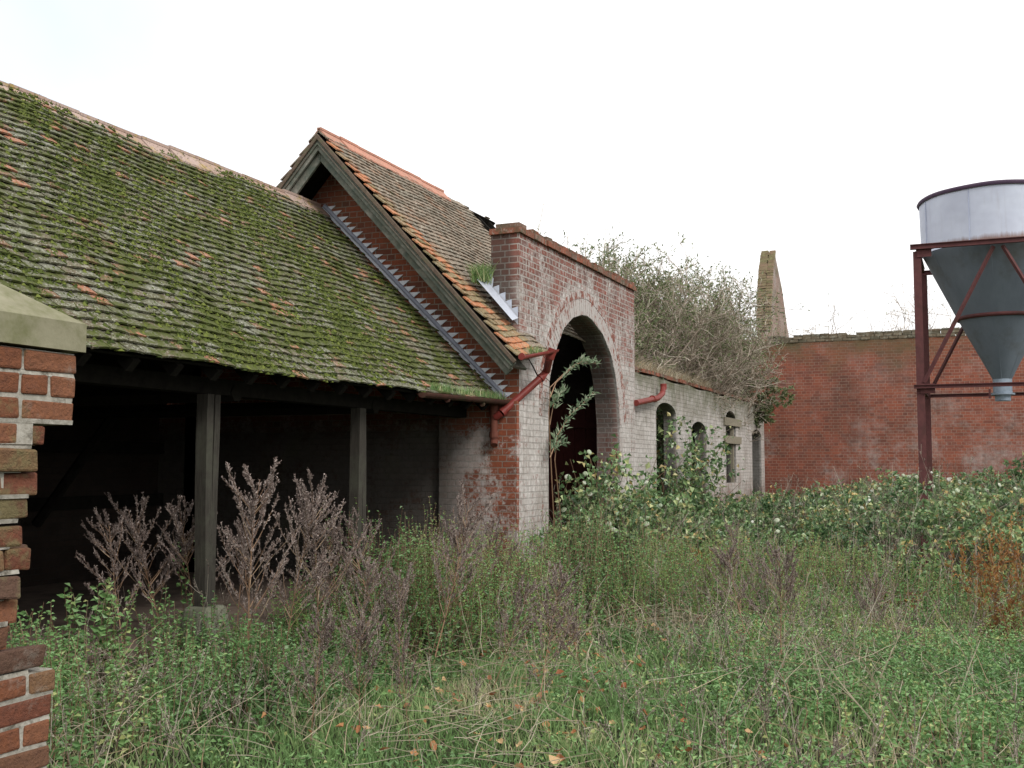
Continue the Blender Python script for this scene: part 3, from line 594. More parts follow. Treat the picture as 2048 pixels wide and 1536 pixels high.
m=MB(); m.tube([(-4.99,12.1,2.86),(-4.85,12.0,2.86),(-4.80,12.03,2.76),(-4.82,12.2,2.68)],.009,n=6); m.build('pipe_bracket',M_darkwood,barn)
m=MB(); m.box(AX-.10,AX-.02,16.02,16.097,1.66,1.78,.012); m.build('hinge_iron',M_pipedk,barn)
# grass tuft in the valley, grass in barn gutter
def tuft(name,c,n,h,sp,label,mat=M_grass,w=.008,lean=.4):
    m=MB(); P=np.array(c)+rng.normal(0,1,(n,3))*np.array(sp); addblades(m,P,rng.uniform(h*.5,h,n),w,lean); return tag(m.build(name,mat),label,'grass tuft')
tuft('grass_tuft',GY(968,560,11.98)+np.array([-.03,0,-.02]),500,.26,(.05,.07,.02),'bright green grass tuft growing in the roof valley above the lead patch',lean=.5)
tuft('grass_tuft',(-4.68,11.85,2.90),160,.1,(.02,.13,.01),'small green grass tuft in the short red gutter by the arch',lean=.5)

# ------------------------------------------------------------------ low limewashed wall
low=empty('brick_wall',(-5.2,23,0),'low grey limewashed brick wall with narrow arched window openings','wall')
ops=[]
for y0,y1,sp,zt,sill in ((18.55,19.95,2.50,2.72,.35),(21.14,22.42,2.27,2.47,-.3),(24.35,25.48,2.62,2.83,1.2),(27.48,28.75,2.32,2.50,.2)):
    ys_,zs_=archfn(y0,y1,sp,zt-sp); ops.append(dict(ys=ys_,zs=zs_,sill=sill))
topn=lambda y:3.13+.02*math.sin(y*3.1)
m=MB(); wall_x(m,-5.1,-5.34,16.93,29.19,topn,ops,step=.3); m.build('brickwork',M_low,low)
m=MB(); brickrow(m,'y',16.94,29.15,-5.38,-5.075,3.15,3.21,.01,.08); m.build('wall_top_course',M_cope,low)
for (p,q) in ((2.49,.0),(2.09,.0)):
    m=MB(); m.box(-5.095,-5.06,24.12,25.95,p-.0,p+.17,.006); m.build('board',M_board,low)
for i,(y,w_) in enumerate(((25.3,.08),)):
    m=MB(); m.box(-5.2,-5.13,y,y+w_,.9,2.45,.004); m.build('window_post',M_board,low)
m=MB(); a,b,c=GX(1272,806,-4.97),GX(1308,798,-4.97),GX(1328,784,-4.97); c=c+(0,0,.03)
m.tube([a,b],.05); m.tube([b,b+(0,.25,.03),b+(0,.55,.13),b+(0,.62,.26)],.05); m.tube([b-(0,.12,0),b+(0,.05,0)],.058); m.tube([b+(0,.62,.2),b+(0,.62,.30)],.058)
m.build('drain_pipe',M_pipe,low)
# inner wall of the roofless range
m=MB(); wall_x(m,-8.8,-9.0,17.15,29.1,lambda y:2.6+.4*math.sin(y*1.7),[],step=.4)
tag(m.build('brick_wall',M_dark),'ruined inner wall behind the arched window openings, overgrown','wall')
# back wall
def wall_y(m,y0,y1,x0,x1,z0,z1): m.box(x0,x1,y0,y1,z0,z1)
bw=empty('brick_wall',(2,29.4,0),'high red brick boundary wall behind the feed silo','wall')
m=MB(); m.box(-8.0,14,29.2,29.55,-.3,4.80); m.build('brickwork',M_back,bw)
m=MB(); brickrow(m,'x',-8,14,29.18,29.57,4.805,4.872,.008,.0); brickrow(m,'x',-7.9,14,29.19,29.56,4.88,4.945,.012,.02); brickrow(m,'x',-7.9,14,29.21,29.54,4.952,5.005,.02,.18)
n_=N('old_coping_brick'); cc=n_.ramp(n_.attr(),[(0,(.12,.09,.06)),(.5,(.16,.13,.09)),(1,(.09,.08,.055))]); cc=n_.mix(n_.mr(n_.noise(9,None,5,.7),.5,.65,0,.8),cc,(.27,.26,.21)); m.build('coping',n_.fin(cc,.95),bw)
m=MB(); a=GY(1527,806,29.05); b=GY(1547,820,29.05); m.tube([a,b],.07); m.tube([b-(b-a)*.4,b],.085); m.build('gutter_stub',M_pipe,bw)
# ruined gable beyond
rg=empty('ruined_gable',(-5.7,34,0),'tall narrow ruined brick gable rising behind the high red wall','gable')
T=[(32.6,-.2),(32.75,5.6),(32.9,6.4),(33.1,6.9),(33.35,7.5),(33.85,8.12),(34.0,8.15),(35.3,7.2),(36.5,5.75),(38.2,4.2),(38.2,-.2)]
m=MB(); m.add([(-5.52,y,z) for y,z in T],[list(range(len(T)))],.5); m.add([(-5.86,y,z) for y,z in T],[list(range(len(T)))[::-1]],.5)
for i in range(len(T)-1):
    (a,b),(c,d)=T[i],T[i+1]; m.quad((-5.86,a,b),(-5.52,a,b),(-5.52,c,d),(-5.86,c,d))
m.build('brickwork',M_ruin,rg)
m=MB()
for i in range(1,6):
    (a,b),(c,d)=T[i],T[i+1]; nn=max(1,int(math.hypot(c-a,d-b)/.085))
    for k in range(nn):
        yy=a+(c-a)*k/nn; zz=b+(d-b)*k/nn; e=rng.uniform(0,.05); m.box(-5.90,-5.66+rng.uniform(-.03,.03),yy-.06-e,yy+.1,zz,zz+.07,.008); m.box(-5.65,-5.47,yy-.02-e,yy+.1,zz,zz+.07,.008)
m.build('edge_bricks',ridgemat('mossy_edge',(.27,.19,.13),(.20,.18,.10),(.28,.28,.14)),rg)

# ------------------------------------------------------------------ foreground pier
PX=-2.72; pier=empty('brick_pier',(PX-.2,2.4,0),'broken brick gate pier with a concrete coping in the left foreground','pier')
m=MB(); mo=MB()
ztop=1.963; ch=.0777
# right-hand limit of every course, taken as how far each is broken back (metres from the arris)
ends=[0,.004,.004,.118,.157,.124,.16,.186,.15,.208,.19,.22,.10,.052,.06,.068,.066,.066,.075,.085,.08,.08,.08,.08,.08,.08]
YE=2.757
for k,e in enumerate(ends):
    z1=ztop-k*ch; z0=z1-.0662; y1=YE-e; kk=k%2; broken=2<k<13
    x0=PX; L=.225 if kk else .112
    y=y1; first=True
    while y>1.2:
        l=(.215 if kk==0 else .1025); 
        if first and broken: l=rng.choice([.215,.1025,.215])
        jx=rng.uniform(-.025,.012) if broken and first else rng.uniform(-.004,.004)
        jr=.009 if (broken and first) else .0028
        m.box(x0-.1025+jx if l>.2 else x0-.215+jx,x0+jx,y-l,y,z0,z1,jr); y-=l+.0125; first=False
    # wythes behind
    for xi in (1,2,3):
        y=y1-(rng.uniform(-.10,.06) if broken else 0); xb=PX-.1125*xi-.01
        while y>1.2:
            l=.215; m.box(xb-.1025,xb,y-l,y,z0,z1,.003); y-=l+.01
    yb=y1-(.05 if broken else .006)
    mo.box(PX-.43,PX-(.006 if not broken else .012),1.2,yb,z0-.0118,z0+.0024,.003)
    if not broken or k==3: mo.box(PX-.42,PX-.007,1.2,yb-.002,z0+.001,z1+.001)
    else: mo.box(PX-.40,PX-.02,1.2,y1-.14,z0+.001,z1+.001)
m.build('bricks',M_pb,pier,bevel=.008); mo.build('mortar',M_mortar,pier)
m=MB(); x0,x1,y0,y1=PX-.45,PX+.014,.7,2.779; zc0,zc1=1.972,2.066; cx_,cz_=(x0+x1)/2,2.22
V=[(x0,y0,zc0),(x1,y0,zc0),(x1,y1,zc0),(x0,y1,zc0),(x0,y0,zc1),(x1,y0,zc1),(x1,y1,zc1),(x0,y1,zc1),(cx_,y0+.3,cz_),(cx_,y1-.25,cz_)]
m.add(V,[[0,1,5,4],[1,2,6,5],[2,3,7,6],[3,0,4,7],[3,2,1,0]],.5); m.add(V,[[5,6,9,8],[7,4,8,9]],.5); m.add(V,[[4,5,8],[6,7,9]],.5)
m.build('coping_stone',M_conc,pier)

# ------------------------------------------------------------------ feed silo
D=17.07; sx0=-.70; W=2.19; sxc=sx0+W/2; syc=D+W/2
silo=empty('feed_silo',(sxc,syc,0),'conical grey feed silo hopper on a red steel frame','silo')
cxs,cys=.42,syc
m=MB(); zt=4.86; zr=5.66; n=64; a=np.linspace(0,2*np.pi,n,endpoint=False)
def ring(r,z,c=(cxs,cys)): return np.stack([c[0]+r*np.cos(a),c[1]+r*np.sin(a),np.broadcast_to(z,a.shape)],1)
def loft(m,rings,r=.5):
    V=np.concatenate(rings); K=len(rings); m.add(V,[[i*n+k,i*n+(k+1)%n,(i+1)*n+(k+1)%n,(i+1)*n+k] for i in range(K-1) for k in range(n)],r)
Rr=1.12; wave=.006*np.sin(3*a+.6)+.004*np.sin(7*a)
loft(m,[ring(Rr-.02,zt),ring(Rr,zr+wave)]); loft(m,[ring(Rr-.01,zr+wave),ring(Rr-.03,zt+.02)]); m.build('drum',M_drum2,silo,smooth=True)
m=MB(); loft(m,[ring(Rr+.02,zr-.03+wave),ring(Rr+.035,zr+wave),ring(Rr+.02,zr+.03+wave),ring(Rr-.03,zr+.03+wave),ring(Rr-.03,zr-.03+wave)]); m.build('rim',plain('dark_rim',(.05,.03,.06),(.08,.05,.08),9,.7),silo,smooth=True)
for t in (3.6,4.35,5.1): 
    mm_=MB(); x,y=cxs+(Rr+.002)*math.cos(t),cys+(Rr+.002)*math.sin(t); mm_.tube([(x,y,zt),(x,y,zr-.03)],.006,n=4); mm_.build('seam',M_drum,silo)
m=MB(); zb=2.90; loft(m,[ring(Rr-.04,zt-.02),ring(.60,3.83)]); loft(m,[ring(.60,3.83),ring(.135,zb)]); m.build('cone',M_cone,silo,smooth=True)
m=MB(); loft(m,[ring(.60,3.80),ring(.625,3.81),ring(.635,3.85),ring(.61,3.86)]); m.build('seam_band',M_steel,silo,smooth=True)
for t in (3.7,4.6,5.5):
    mm_=MB(); mm_.tube([(cxs+(Rr-.04)*math.cos(t),cys+(Rr-.04)*math.sin(t),zt-.02),(cxs+.135*math.cos(t),cys+.135*math.sin(t),zb)],.007,n=4); mm_.build('seam',M_cone,silo)
m=MB(); loft(m,[ring(.135,zb+.02),ring(.135,2.68)]); loft(m,[ring(.17,2.66),ring(.17,2.685)]); loft(m,[ring(0.01,2.66),ring(.17,2.66)]); loft(m,[ring(.01,2.685),ring(.17,2.685)]); loft(m,[ring(.115,2.66),ring(.11,2.57)]); m.build('outlet',M_galv,silo)
m=MB(); m.box(cxs-.2,cxs-.17,cys-.22,cys-.19,2.60,2.74); m.build('slide_handle',M_steel,silo)
zf=4.80
def ibeam(p,q,w=.12,h=.12,up=(0,0,1),th=.014):
    m=MB(); p,q=np.array(p,float),np.array(q,float); T=unit(q-p); upv=np.array(up,float); S=unit(np.cross(T,upv)); U=np.cross(S,T)
    for (u0,u1,s0,s1_) in ((-h/2,-h/2+th,-w/2,w/2),(h/2-th,h/2,-w/2,w/2),(-h/2+th,h/2-th,-th/2,th/2)):
        P=[e+S*s_+U*u_ for e in (p,q) for (s_,u_) in ((s0,u0),(s1_,u0),(s1_,u1),(s0,u1))]; m.hexa([P[i] for i in (0,1,2,3,4,5,6,7)])
    return m
legs=[(sx0,D),(sx0+W,D),(sx0,D+W),(sx0+W,D+W)]
for x,y in legs: ibeam((x,y,-.1),(x,y,zf-.06),.11,.11,(0,1,0),.013).build('post',M_steel,silo)
for z,hh in ((zf,.075),(2.74,.055)):
    for (p,q) in (((sx0-.09,D),(sx0+W+.09,D)),((sx0-.09,D+W),(sx0+W+.09,D+W)),((sx0,D+.09),(sx0,D+W-.09)),((sx0+W,D+.09),(sx0+W,D+W-.09))):
        o0=-.09 if p[1]==q[1] and p[1]==D else (.09 if p[1]==q[1] else 0)
        ibeam((p[0],p[1]+o0*1.1,z),(q[0],q[1]+o0*1.1,z),.06,hh,(0,0,1),.01).build('cross_beam',M_steel,silo)
for yy in (D-.06,D+W+.06):
    for a0,a1 in ((sx0+W/2-.06,sx0+.05),(sx0+W/2+.06,sx0+W-.05)):
        m=MB(); m.tube([(a0,yy,zf-.06),(a1,yy,2.80)],.03,n=4); m.build('brace',M_steel,silo)
for xx in (sx0-.0,):
    m=MB(); m.tube([(xx,D+W/2+.04,zf-.06),(xx,D+.1,2.80)],.02,n=4); m.build('brace',M_steel,silo)
for x,y in legs[:2]:
    for zz in (zf-.13,2.66):
        mm_=MB(); sx=1 if x<sxc else -1; mm_.box(min(x,x+sx*.2),max(x,x+sx*.2),y-.075,y-.066,zz-.02,zz+.12); mm_.build('gusset_plate',M_steel,silo)
for k,(x,y) in enumerate(legs): mm_=MB(); mm_.box(x-.15,x+.15,y-.15,y+.15,-.12,.06); mm_.build('foot_plate',M_steel,silo,bevel=.01)
m=MB(); m.tube([(1.0,18.9,1.55),(1.0,18.9,4.6)],.11,n=20); m.tube([(1.0,18.9,1.42),(1.0,18.9,1.56)],.135,n=20); m.build('filling_pipe',M_galv,silo,smooth=False)

# ------------------------------------------------------------------ vegetation : ground cover
FD=np.array([-math.sin(YAW),math.cos(YAW)]); RD=np.array([math.cos(YAW),math.sin(YAW)])
def infrustum(n,d0,d1,marg=.10,pw=1.):
    """points on the ground in front of the camera, uniform by area"""
    d=np.sqrt(rng.uniform(d0**2,d1**2,n)); n=int(n*1.3); d=np.sqrt(rng.uniform(d0**2,d1**2,n)); o=rng.uniform(-.468-marg,.468+marg+.33,n)*d; p=FD*d[:,None]+RD*o[:,None]; return p
def nz2(x,y,s,ph=0): 
    return (np.sin(x*s+1.7*np.sin(y*s*.7+ph)+ph)+np.sin(y*s*1.3+1.3*np.sin(x*s*.9+2*ph))+np.sin((x+y)*s*2.1+ph*3)*.6)/2.6
def depth(p): return p@FD
def off(p): return (p@RD)/np.maximum(depth(p),.1)      # -.47 left edge .. +.47 right edge
def outside(p): return (p[:,0]>-5.75+ .35*(p[:,1]>11.5))&~((p[:,0]<-5.0)&(p[:,1]>11.9))&~((p[:,0]>PX-.5)&(p[:,0]<PX+.05)&(p[:,1]<2.85))
def sm(t): t=np.clip(t,0,1); return t*t*(3-2*t)
def brz(p):   # height of the bramble bank
    d=depth(p); o=off(p); front=13.0+1.5*nz2(p[:,0],p[:,1],.9,1)-1.9*sm((o-.25)/.12)+3.0*sm((.12-o)/.5)*0
    edge=sm((d-front)/3.6); arch=sm((d-11.3-.5*nz2(p[:,0],p[:,1],2.,3))/.8)*sm((p[:,0]+5.3)/.2)*sm((-3.3-p[:,0])/.8)*sm((p[:,1]-11.9)/.6)*.8
    return np.maximum(edge*((1.0+.16*sm((o-.28)/.1)-.25*sm((-2.6-p[:,0])/1.5))+.24*nz2(p[:,0],p[:,1],1.1,2)+.20*nz2(p[:,0],p[:,1],3.3,31)),arch)
def weedh(p):  # height of nettles/weeds
    d=depth(p); o=off(p)
    left=sm((-3.55-p[:,0]-.25*nz2(p[:,0],p[:,1],2.,5))/.9); back=sm((d-9.2-.5*nz2(p[:,0],p[:,1],1.6,6))/1.6)
    right=sm((o-.08)/.15)
    h=.10+left*(.44-.08*sm((p[:,1]-6.3)/1.))+back*.42*(1-.3*right)+right*.20+.18*sm((p[:,1]-10.9)/1.)*(1-right)
    return np.clip(h*(1+.28*nz2(p[:,0],p[:,1],3.3,7)+.30*nz2(p[:,0],p[:,1],1.25,37)),.06,1.15)
def patch(p,s1=1.1,sd=.17,a=.33):
    return np.clip(.48+a*nz2(p[:,0],p[:,1],s1,21)+.22*nz2(p[:,0],p[:,1],4.3,22)+rng.normal(0,sd,len(p)),0,1)
def to3(p,z=0): return np.column_stack([p,bumpz(p[:,0],p[:,1])+z])
# short green grass
m=MB(); p=infrustum(150000,4.6,15); p=p[outside(p)]; p=p[rng.random(len(p))<np.clip(1.15-weedh(p)*.9,.12,1)*np.clip(1.4-depth(p)/14,.3,1)]
h=rng.uniform(.04,.12,len(p))*(1+.7*np.maximum(nz2(p[:,0],p[:,1],4,9),0)); addblades(m,to3(p,-.01),h,.006+.0006*depth(p),.55,patch(p,1.7))
tag(m.build('grass',M_grass),'short green grass among the weeds of the overgrown yard','grass',kind='stuff')
# dry pale grass
m=MB(); p=infrustum(90000,4.6,15); o=off(p); d=depth(p)
w1=np.exp(-((o-.24)/.10)**2-((d-10.8)/1.9)**2)*1.3+.06+.35*np.maximum(nz2(p[:,0],p[:,1],3,4)-.25,0); p=p[(rng.random(len(p))<w1*.36*np.clip(.6+1.2*nz2(p[:,0],p[:,1],2.7,61),.1,1.8))&outside(p)]
addblades(m,to3(p),rng.uniform(.10,.40,len(p)),.0035+.0004*depth(p),.6)
p=infrustum(5200,4.7,12.5); p=p[outside(p)]; p=p[(rng.random(len(p))<np.clip(.3+1.3*nz2(p[:,0],p[:,1],2.1,71),.04,1))]; n=len(p)
b=to3(p); b[:,2]+=rng.uniform(.02,.22,n); aa=rng.normal(2.4,.9,n); S=strands(b,np.column_stack([np.cos(aa),np.sin(aa),rng.normal(.15,.25,n)]),rng.uniform(.2,.65,n),5,.12,-.06); addtubes(m,S,.0028,.0012)
tag(m.build('dead_grass',M_dry),'pale dry grass stalks in patches across the yard','dead grass',kind='stuff')
def leafy(m,ms,p,hh,nl,L,W,wob=.12,stemr=.003,upl=.5,tiers=True,stagger=.15,dl=.25):
    """upright stems with leaves in tiers"""
    n=len(p); S=strands(to3(p),np.column_stack([rng.normal(0,wob,(n,2)),np.ones(n)]),hh,4,.10)
    addtubes(ms,S,stemr*1.3,stemr*.5)
    i=np.repeat(np.arange(n),nl); t=np.clip(np.tile(np.linspace(stagger,1,nl),n)+rng.normal(0,.04,n*nl),.05,1)*3; k=np.minimum(t.astype(int),2); f=(t-k)[:,None]
    pos=S[i,k]*(1-f)+S[i,k+1]*f; a=rng.uniform(0,2*np.pi,len(pos)); d=np.column_stack([np.cos(a),np.sin(a),rng.normal(dl,.35,len(pos))])
    sc_=(1.15-.55*t/3)*rng.uniform(.7,1.3,len(pos)); addleaves(m,pos,d,L*sc_,W*sc_,patch(pos),up=upl)
# nettles
m=MB();ms=MB(); p=infrustum(30000,4.4,15.5); p=p[outside(p)]; H=weedh(p); o=off(p)
k=(rng.random(len(p))<np.clip((H-.12)*1.3,0,1)*np.where(p[:,0]<-3.4,.85,.40)*np.clip(.85+.8*nz2(p[:,0],p[:,1],1.7,41),.08,1)*np.where(depth(p)>9,.75,1))&(brz(p)<.5); p=p[k];H=H[k]*rng.uniform(.65,1.12,len(H[k]))
far=depth(p)>8.8; leafy(m,ms,p[~far],H[~far],30,.046,.026,dl=.1); leafy(m,ms,p[far],H[far],20,.050,.027)
a=m.build('nettle_bed',M_nettle); tag(a,'green nettles and leafy weeds standing in front of the shed','nettles',kind='stuff'); ms.build('stems',M_stem,a)
print('nettles',len(p))
# yellow-green feathery weeds and brown seed stems between
m=MB();ms=MB(); p=infrustum(14000,7.2,15); p=p[outside(p)]; H=weedh(p); k=(rng.random(len(p))<sm((depth(p)-7.5)/2.5)*.75*np.clip(.5+nz2(p[:,0],p[:,1],1.9,11),.12,1))&(H>.3)&(brz(p)<.65)
p=p[k]; H=H[k]*rng.uniform(.75,1.2,k.sum()); leafy(m,ms,p,H*rng.uniform(.7,1.15,len(p)),30,.032,.014,wob=.26,upl=.2,dl=.5,stagger=.3,stemr=.0025)
a=m.build('tall_weeds',M_weed); tag(a,'tall feathery yellow green weeds with brown stems by the barn corner','weeds',kind='stuff'); ms.build('stems',M_stem,a)
# brown twiggy dead stems everywhere among the green
m=MB(); p=infrustum(14000,4.8,18); p=p[outside(p)]; o=off(p); k=(rng.random(len(p))<(.07+.27*sm((o-.04)/.15)+.30*sm((-3.2-p[:,0])/1.)+.12*sm((depth(p)-8.5)/2))*np.clip(.35+1.5*nz2(p[:,0],p[:,1],1.9,17),.03,1.6)); p=p[k]; n=len(p); bb=brz(p)
S=strands(to3(p),np.column_stack([rng.normal(0,.45,(n,2)),np.ones(n)]),rng.uniform(.2,.75,n)*(.8+.4*(depth(p)>8))+bb*.75,6,.08); addtubes(m,S,.003,.0015); q,qd=onstrand(S,n*5,.4,1.); B=strands(q,unit(qd+rvec(len(q))*.6),rng.uniform(.05,.16,len(q)),4,.12,.1); addtubes(m,B,.0018,.001)
q,qd=onstrand(B,len(B)*6,.1,1.); addleaves(m,q,unit(qd+rvec(len(q))),rng.uniform(.008,.02,len(q)),rng.uniform(.006,.012,len(q)),up=.1)
tag(m.build('dead_weeds',leafmat('tangled_dead_stem',[(0,(.10,.075,.06)),(.45,(.22,.18,.15)),(.8,(.36,.32,.26)),(1,(.52,.47,.39))],.1,.9)),'greyish brown dead weed stems tangled through the green','dead weeds',kind='stuff')
# low leafy herbs
m=MB(); p=infrustum(26000,4.4,14); p=p[outside(p)]; k=rng.random(len(p))<np.clip(.6+1.3*nz2(p[:,0],p[:,1],2.2,51),.1,1.2)*(.14+.42*sm((off(p)-.1)/.2)+.25*np.maximum(nz2(p[:,0],p[:,1],2.6,13),0)); p=p[k]
n=len(p); P=np.repeat(to3(p),11,0); P[:,2]+=rng.uniform(.0,.20,len(P))*np.repeat(.5+.9*sm((off(p)-.1)/.2)+.4*np.maximum(nz2(p[:,0],p[:,1],2.2,51),0),11); P[:,:2]+=rng.normal(0,.055,(len(P),2)); d=rvec(len(P)); d[:,2]=np.abs(d[:,2])*.5; addleaves(m,P,d,rng.uniform(.014,.046,len(P)),rng.uniform(.009,.026,len(P)),patch(P,sd=.25)+.02,up=.35)
tag(m.build('low_herbs',M_nettle),'low broad leafed herbs covering the ground near the camera','ground cover',kind='stuff')
# bramble bank
m=MB();ms=MB(); p=infrustum(26000,11,29.0,.12); p=p[(p[:,0]>-5.0)&(p[:,1]<29.0)&(p[:,1]>11.6)]; bz=brz(p); k=(bz>.12)&(rng.random(len(p))<.85*np.clip(17/depth(p),.25,1)**.6); p=p[k];bz=bz[k]
n=len(p); base=to3(p); base[:,2]+=bz*rng.uniform(.45,1.0,n); S=strands(base,np.column_stack([rng.normal(0,.8,(n,2)),rng.uniform(.1,.9,n)]),rng.uniform(.15,.45,n),4,.25,-.35); addtubes(ms,S[::2],.004,.002)
pos,dr=onstrand(S,n*11,.0,1.); fd=unit(dr+rvec(len(pos))*1.1); addleaves(m,pos,fd,rng.uniform(.04,.10,len(pos)),rng.uniform(.03,.075,len(pos)),patch(pos,1.5,.25),up=.55)
th=m.build('bramble_thicket',M_bramble); tag(th,'dark green bramble bank along the foot of the walls and silo','brambles',kind='stuff'); ms.build('cane',M_stem,th)
def blooms(pos,r,parent):
    m=MB()
    for q,rr_ in zip(pos,r):
        k=7; a=np.linspace(0,2*np.pi,k,endpoint=False)+rng.random(); tl=unit(np.array([rng.normal(0,.5)+.2,-.8+rng.normal(0,.4),.7])); A=unit(np.cross(tl,(0,0,1))); B=np.cross(tl,A)
        for h0,h1,r0,r1 in ((0,.35,.3,1),(.35,.75,1,.8),(.75,.95,.8,.15)):
            V=np.concatenate([q+rr_*(r0*(np.cos(a)[:,None]*A+np.sin(a)[:,None]*B)+h0*tl),q+rr_*(r1*(np.cos(a)[:,None]*A+np.sin(a)[:,None]*B)+h1*tl)]); m.add(V,[[i,(i+1)%k,k+(i+1)%k,k+i] for i in range(k)],rng.random())
    o=m.build('bloom',M_white,parent,smooth=True); o['kind']='stuff'; return o
bp=[]
for px,py,d,c,s_,n_b in ((1450,990,15,1,30,7),(1540,1050,14.5,1,25,4),(1600,1075,14.2,1,25,4),(1700,1030,15,1,60,5),(1820,975,17,1,80,14),(1930,970,17,1,60,12),(1990,990,15.5,1,40,8),(1880,1060,14.5,1,90,6),(1290,1060,13.5,1,30,4)):
    for _ in range(n_b):
        q=_ray(px+rng.normal(0,s_),py+rng.normal(0,14)); bp.append(np.array([0,0,EYE])+q*(d/(q@_fw))*rng.uniform(.97,1.03))
bp=[b for b in bp if b[2]<brz(np.array([b[:2]]))[0]+.28 and b[2]>.25]
bp=[np.array([b[0],b[1],max(b[2],bumpz(b[0],b[1])+brz(np.array([b[:2]]))[0]+.07)]) for b in bp]
blooms(bp,rng.uniform(.016,.042,len(bp)),th)
# fallen leaves
m=MB(); p=infrustum(2600,5,11); k=(rng.random(len(p))<np.exp(-((off(p)-.03)/.18)**2)*.42)&(p[:,0]>-3.9); p=p[k]; P=to3(p,.05); P[:,2]+=rng.uniform(-.02,.06,len(P)); d=rvec(len(P)); d[:,2]*=.4
nn=len(P); a=np.linspace(0,2*np.pi,7,endpoint=False)[None]+rng.random((nn,1))*6; rr_=rng.uniform(.45,1.2,(nn,7))*rng.uniform(.022,.042,(nn,1)); n0_=unit(rvec(nn)*.7+np.array([0,0,1.])); A_=unit(np.cross(n0_,rvec(nn))); B_=np.cross(n0_,A_)
V=P[:,None]+(rr_*np.cos(a))[...,None]*A_[:,None]+(rr_*np.sin(a))[...,None]*B_[:,None]*.75+rng.uniform(0,.02,(nn,7,1))*n0_[:,None]
m.add(np.concatenate([V,P[:,None]],1).reshape(-1,3),(np.arange(nn)[:,None,None]*8+np.array([[i,(i+1)%7,7] for i in range(7)])[None]).reshape(-1,3),np.repeat(rng.random(nn),7))
tag(m.build('fallen_leaves',M_fall),'orange brown fallen leaves lying in the short grass','fallen leaves',kind='stuff')

# ------------------------------------------------------------------ single plants
def mugwort(label,loc,h=1.45,nb=26,spread=.42,lean=(0,0)):
    r=empty('mugwort',(0,0,0),label,'dead weed','dead mugwort plants in front of the shed')
    st=MB(); S=strands(np.zeros((1,3)),[[lean[0],lean[1],1]],[h],7,.04); addtubes(st,S,.008,.002,.5)
    bpos,bd=onstrand(S,nb,.30,.93); a=np.arange(nb)*2.4+rng.random(nb); t=(bpos[:,2]/h); bl=spread*(1.2-t)*rng.uniform(.5,1.5,nb)+.08
    B=strands(bpos,np.column_stack([np.cos(a)*.75,np.sin(a)*.75,np.full(nb,.95)]),bl,5,.08,.12); addtubes(st,B,.0035,.0012)
    tp=S[:, -3:]; A=np.concatenate([B[:,1:]],0)
    sp_,sd=onstrand(A,nb*15,.0,1.); C_=strands(sp_,unit(sd*.9+rvec(len(sp_))*.6+np.array([0,0,.45])),rng.uniform(.02,.075,len(sp_)),4,.12,.1); 
    st.build('stem',M_stem,r)
    hd=MB(); addtubes(hd,C_,.0022,.0012)
    q,qd=onstrand(C_,len(C_)*6,.1,1.); addleaves(hd,q,unit(qd+rvec(len(q))*.8),rng.uniform(.010,.024,len(q)),rng.uniform(.007,.013,len(q)),up=.1)
    q,qd=onstrand(B[:,2:],nb*16,.0,1.); addleaves(hd,q,unit(qd+rvec(len(q))*.7),.024,.011,up=.1)
    q,qd=onstrand(S[:,4:],60,.0,1.); addleaves(hd,q,unit(qd+rvec(len(q))*.7),.03,.012,up=.1)
    hd.build('seed_heads',M_mug,r); r.location=loc; return r
def g3(px,py): q=GZ(px,py,0); return (q[0],q[1],bumpz(q[0],q[1]))
muA=mugwort('tallest dark dead mugwort plume between the two shed posts',g3(495,1420),1.48,34,.55)
muB=mugwort('broad dead mugwort plume just left of the thinner shed post',g3(640,1345),1.38,32,.58,(-.05,0))
muC=mugwort('ragged dead mugwort plume leaning left in front of the dark shed opening',g3(345,1330),1.30,30,.60,(-.32,-.1))
muD=mugwort('dead mugwort plume touching the left side of the double shed post',g3(395,1330),1.28,28,.46,(-.05,0))
for src,px,py,s_,rz,lab in ((muB,560,1370,.92,2.,'smaller dead mugwort plume right of the tallest plume'),(muA,250,1345,.80,1.,'low dead mugwort plume at the far left of the shed opening'),(muA,860,1330,.98,3.,'slender dead mugwort plume before the pale corner of the gable wall'),
    (muD,765,1290,.95,.5,'dead mugwort plume just right of the thinner shed post'),(muB,690,1300,.78,4.,'short dead mugwort plume at the foot of the thinner shed post'),(muA,1075,1440,.62,5.,'black stemmed dead mugwort standing alone in the open grass'),
    (muB,925,1290,.80,1.2,'brown dead mugwort plume left of the red brick barn corner'),(muD,145+330,1300,.85,2.6,'dead mugwort plume hard against the double shed post'),(muA,820,1490,.42,.3,'small dead mugwort in the grass at the bottom of the view'),
    (muB,720,1480,.50,2.2,'small bent dead mugwort in the lower left grass'),(muD,1180,1400,.50,4.2,'small dead mugwort sprig right of the black stemmed one'),(muA,980,1380,.55,1.4,'thin dead mugwort left of the black stemmed one'),
    (muB,1500,1310,.62,.9,'grey dead mugwort among the pale dry grass on the right'),(muD,1570,1400,.72,3.3,'upright grey dead mugwort stalk in the right foreground'),(muA,1480,1210,.55,2.9,'faded dead mugwort at the back of the pale dry grass'),
    (muB,620,1500,.55,3.0,'dead mugwort sprig in the nettles at lower left'),(muC,1740,1300,.5,2.0,'leaning dead mugwort near the rusty dock plants'),(muD,800,1400,.7,1.8,'dark dead mugwort between the shed weeds and the open grass'),
    (muA,700,1400,.62,4.4,'dead mugwort rising from the nettles below the thinner post'),(muC,1010,1240,.8,5.5,'brown dead mugwort at the foot of the whitewashed arch wall')):
    copytree(src,g3(px,py),rz,s_,lab)
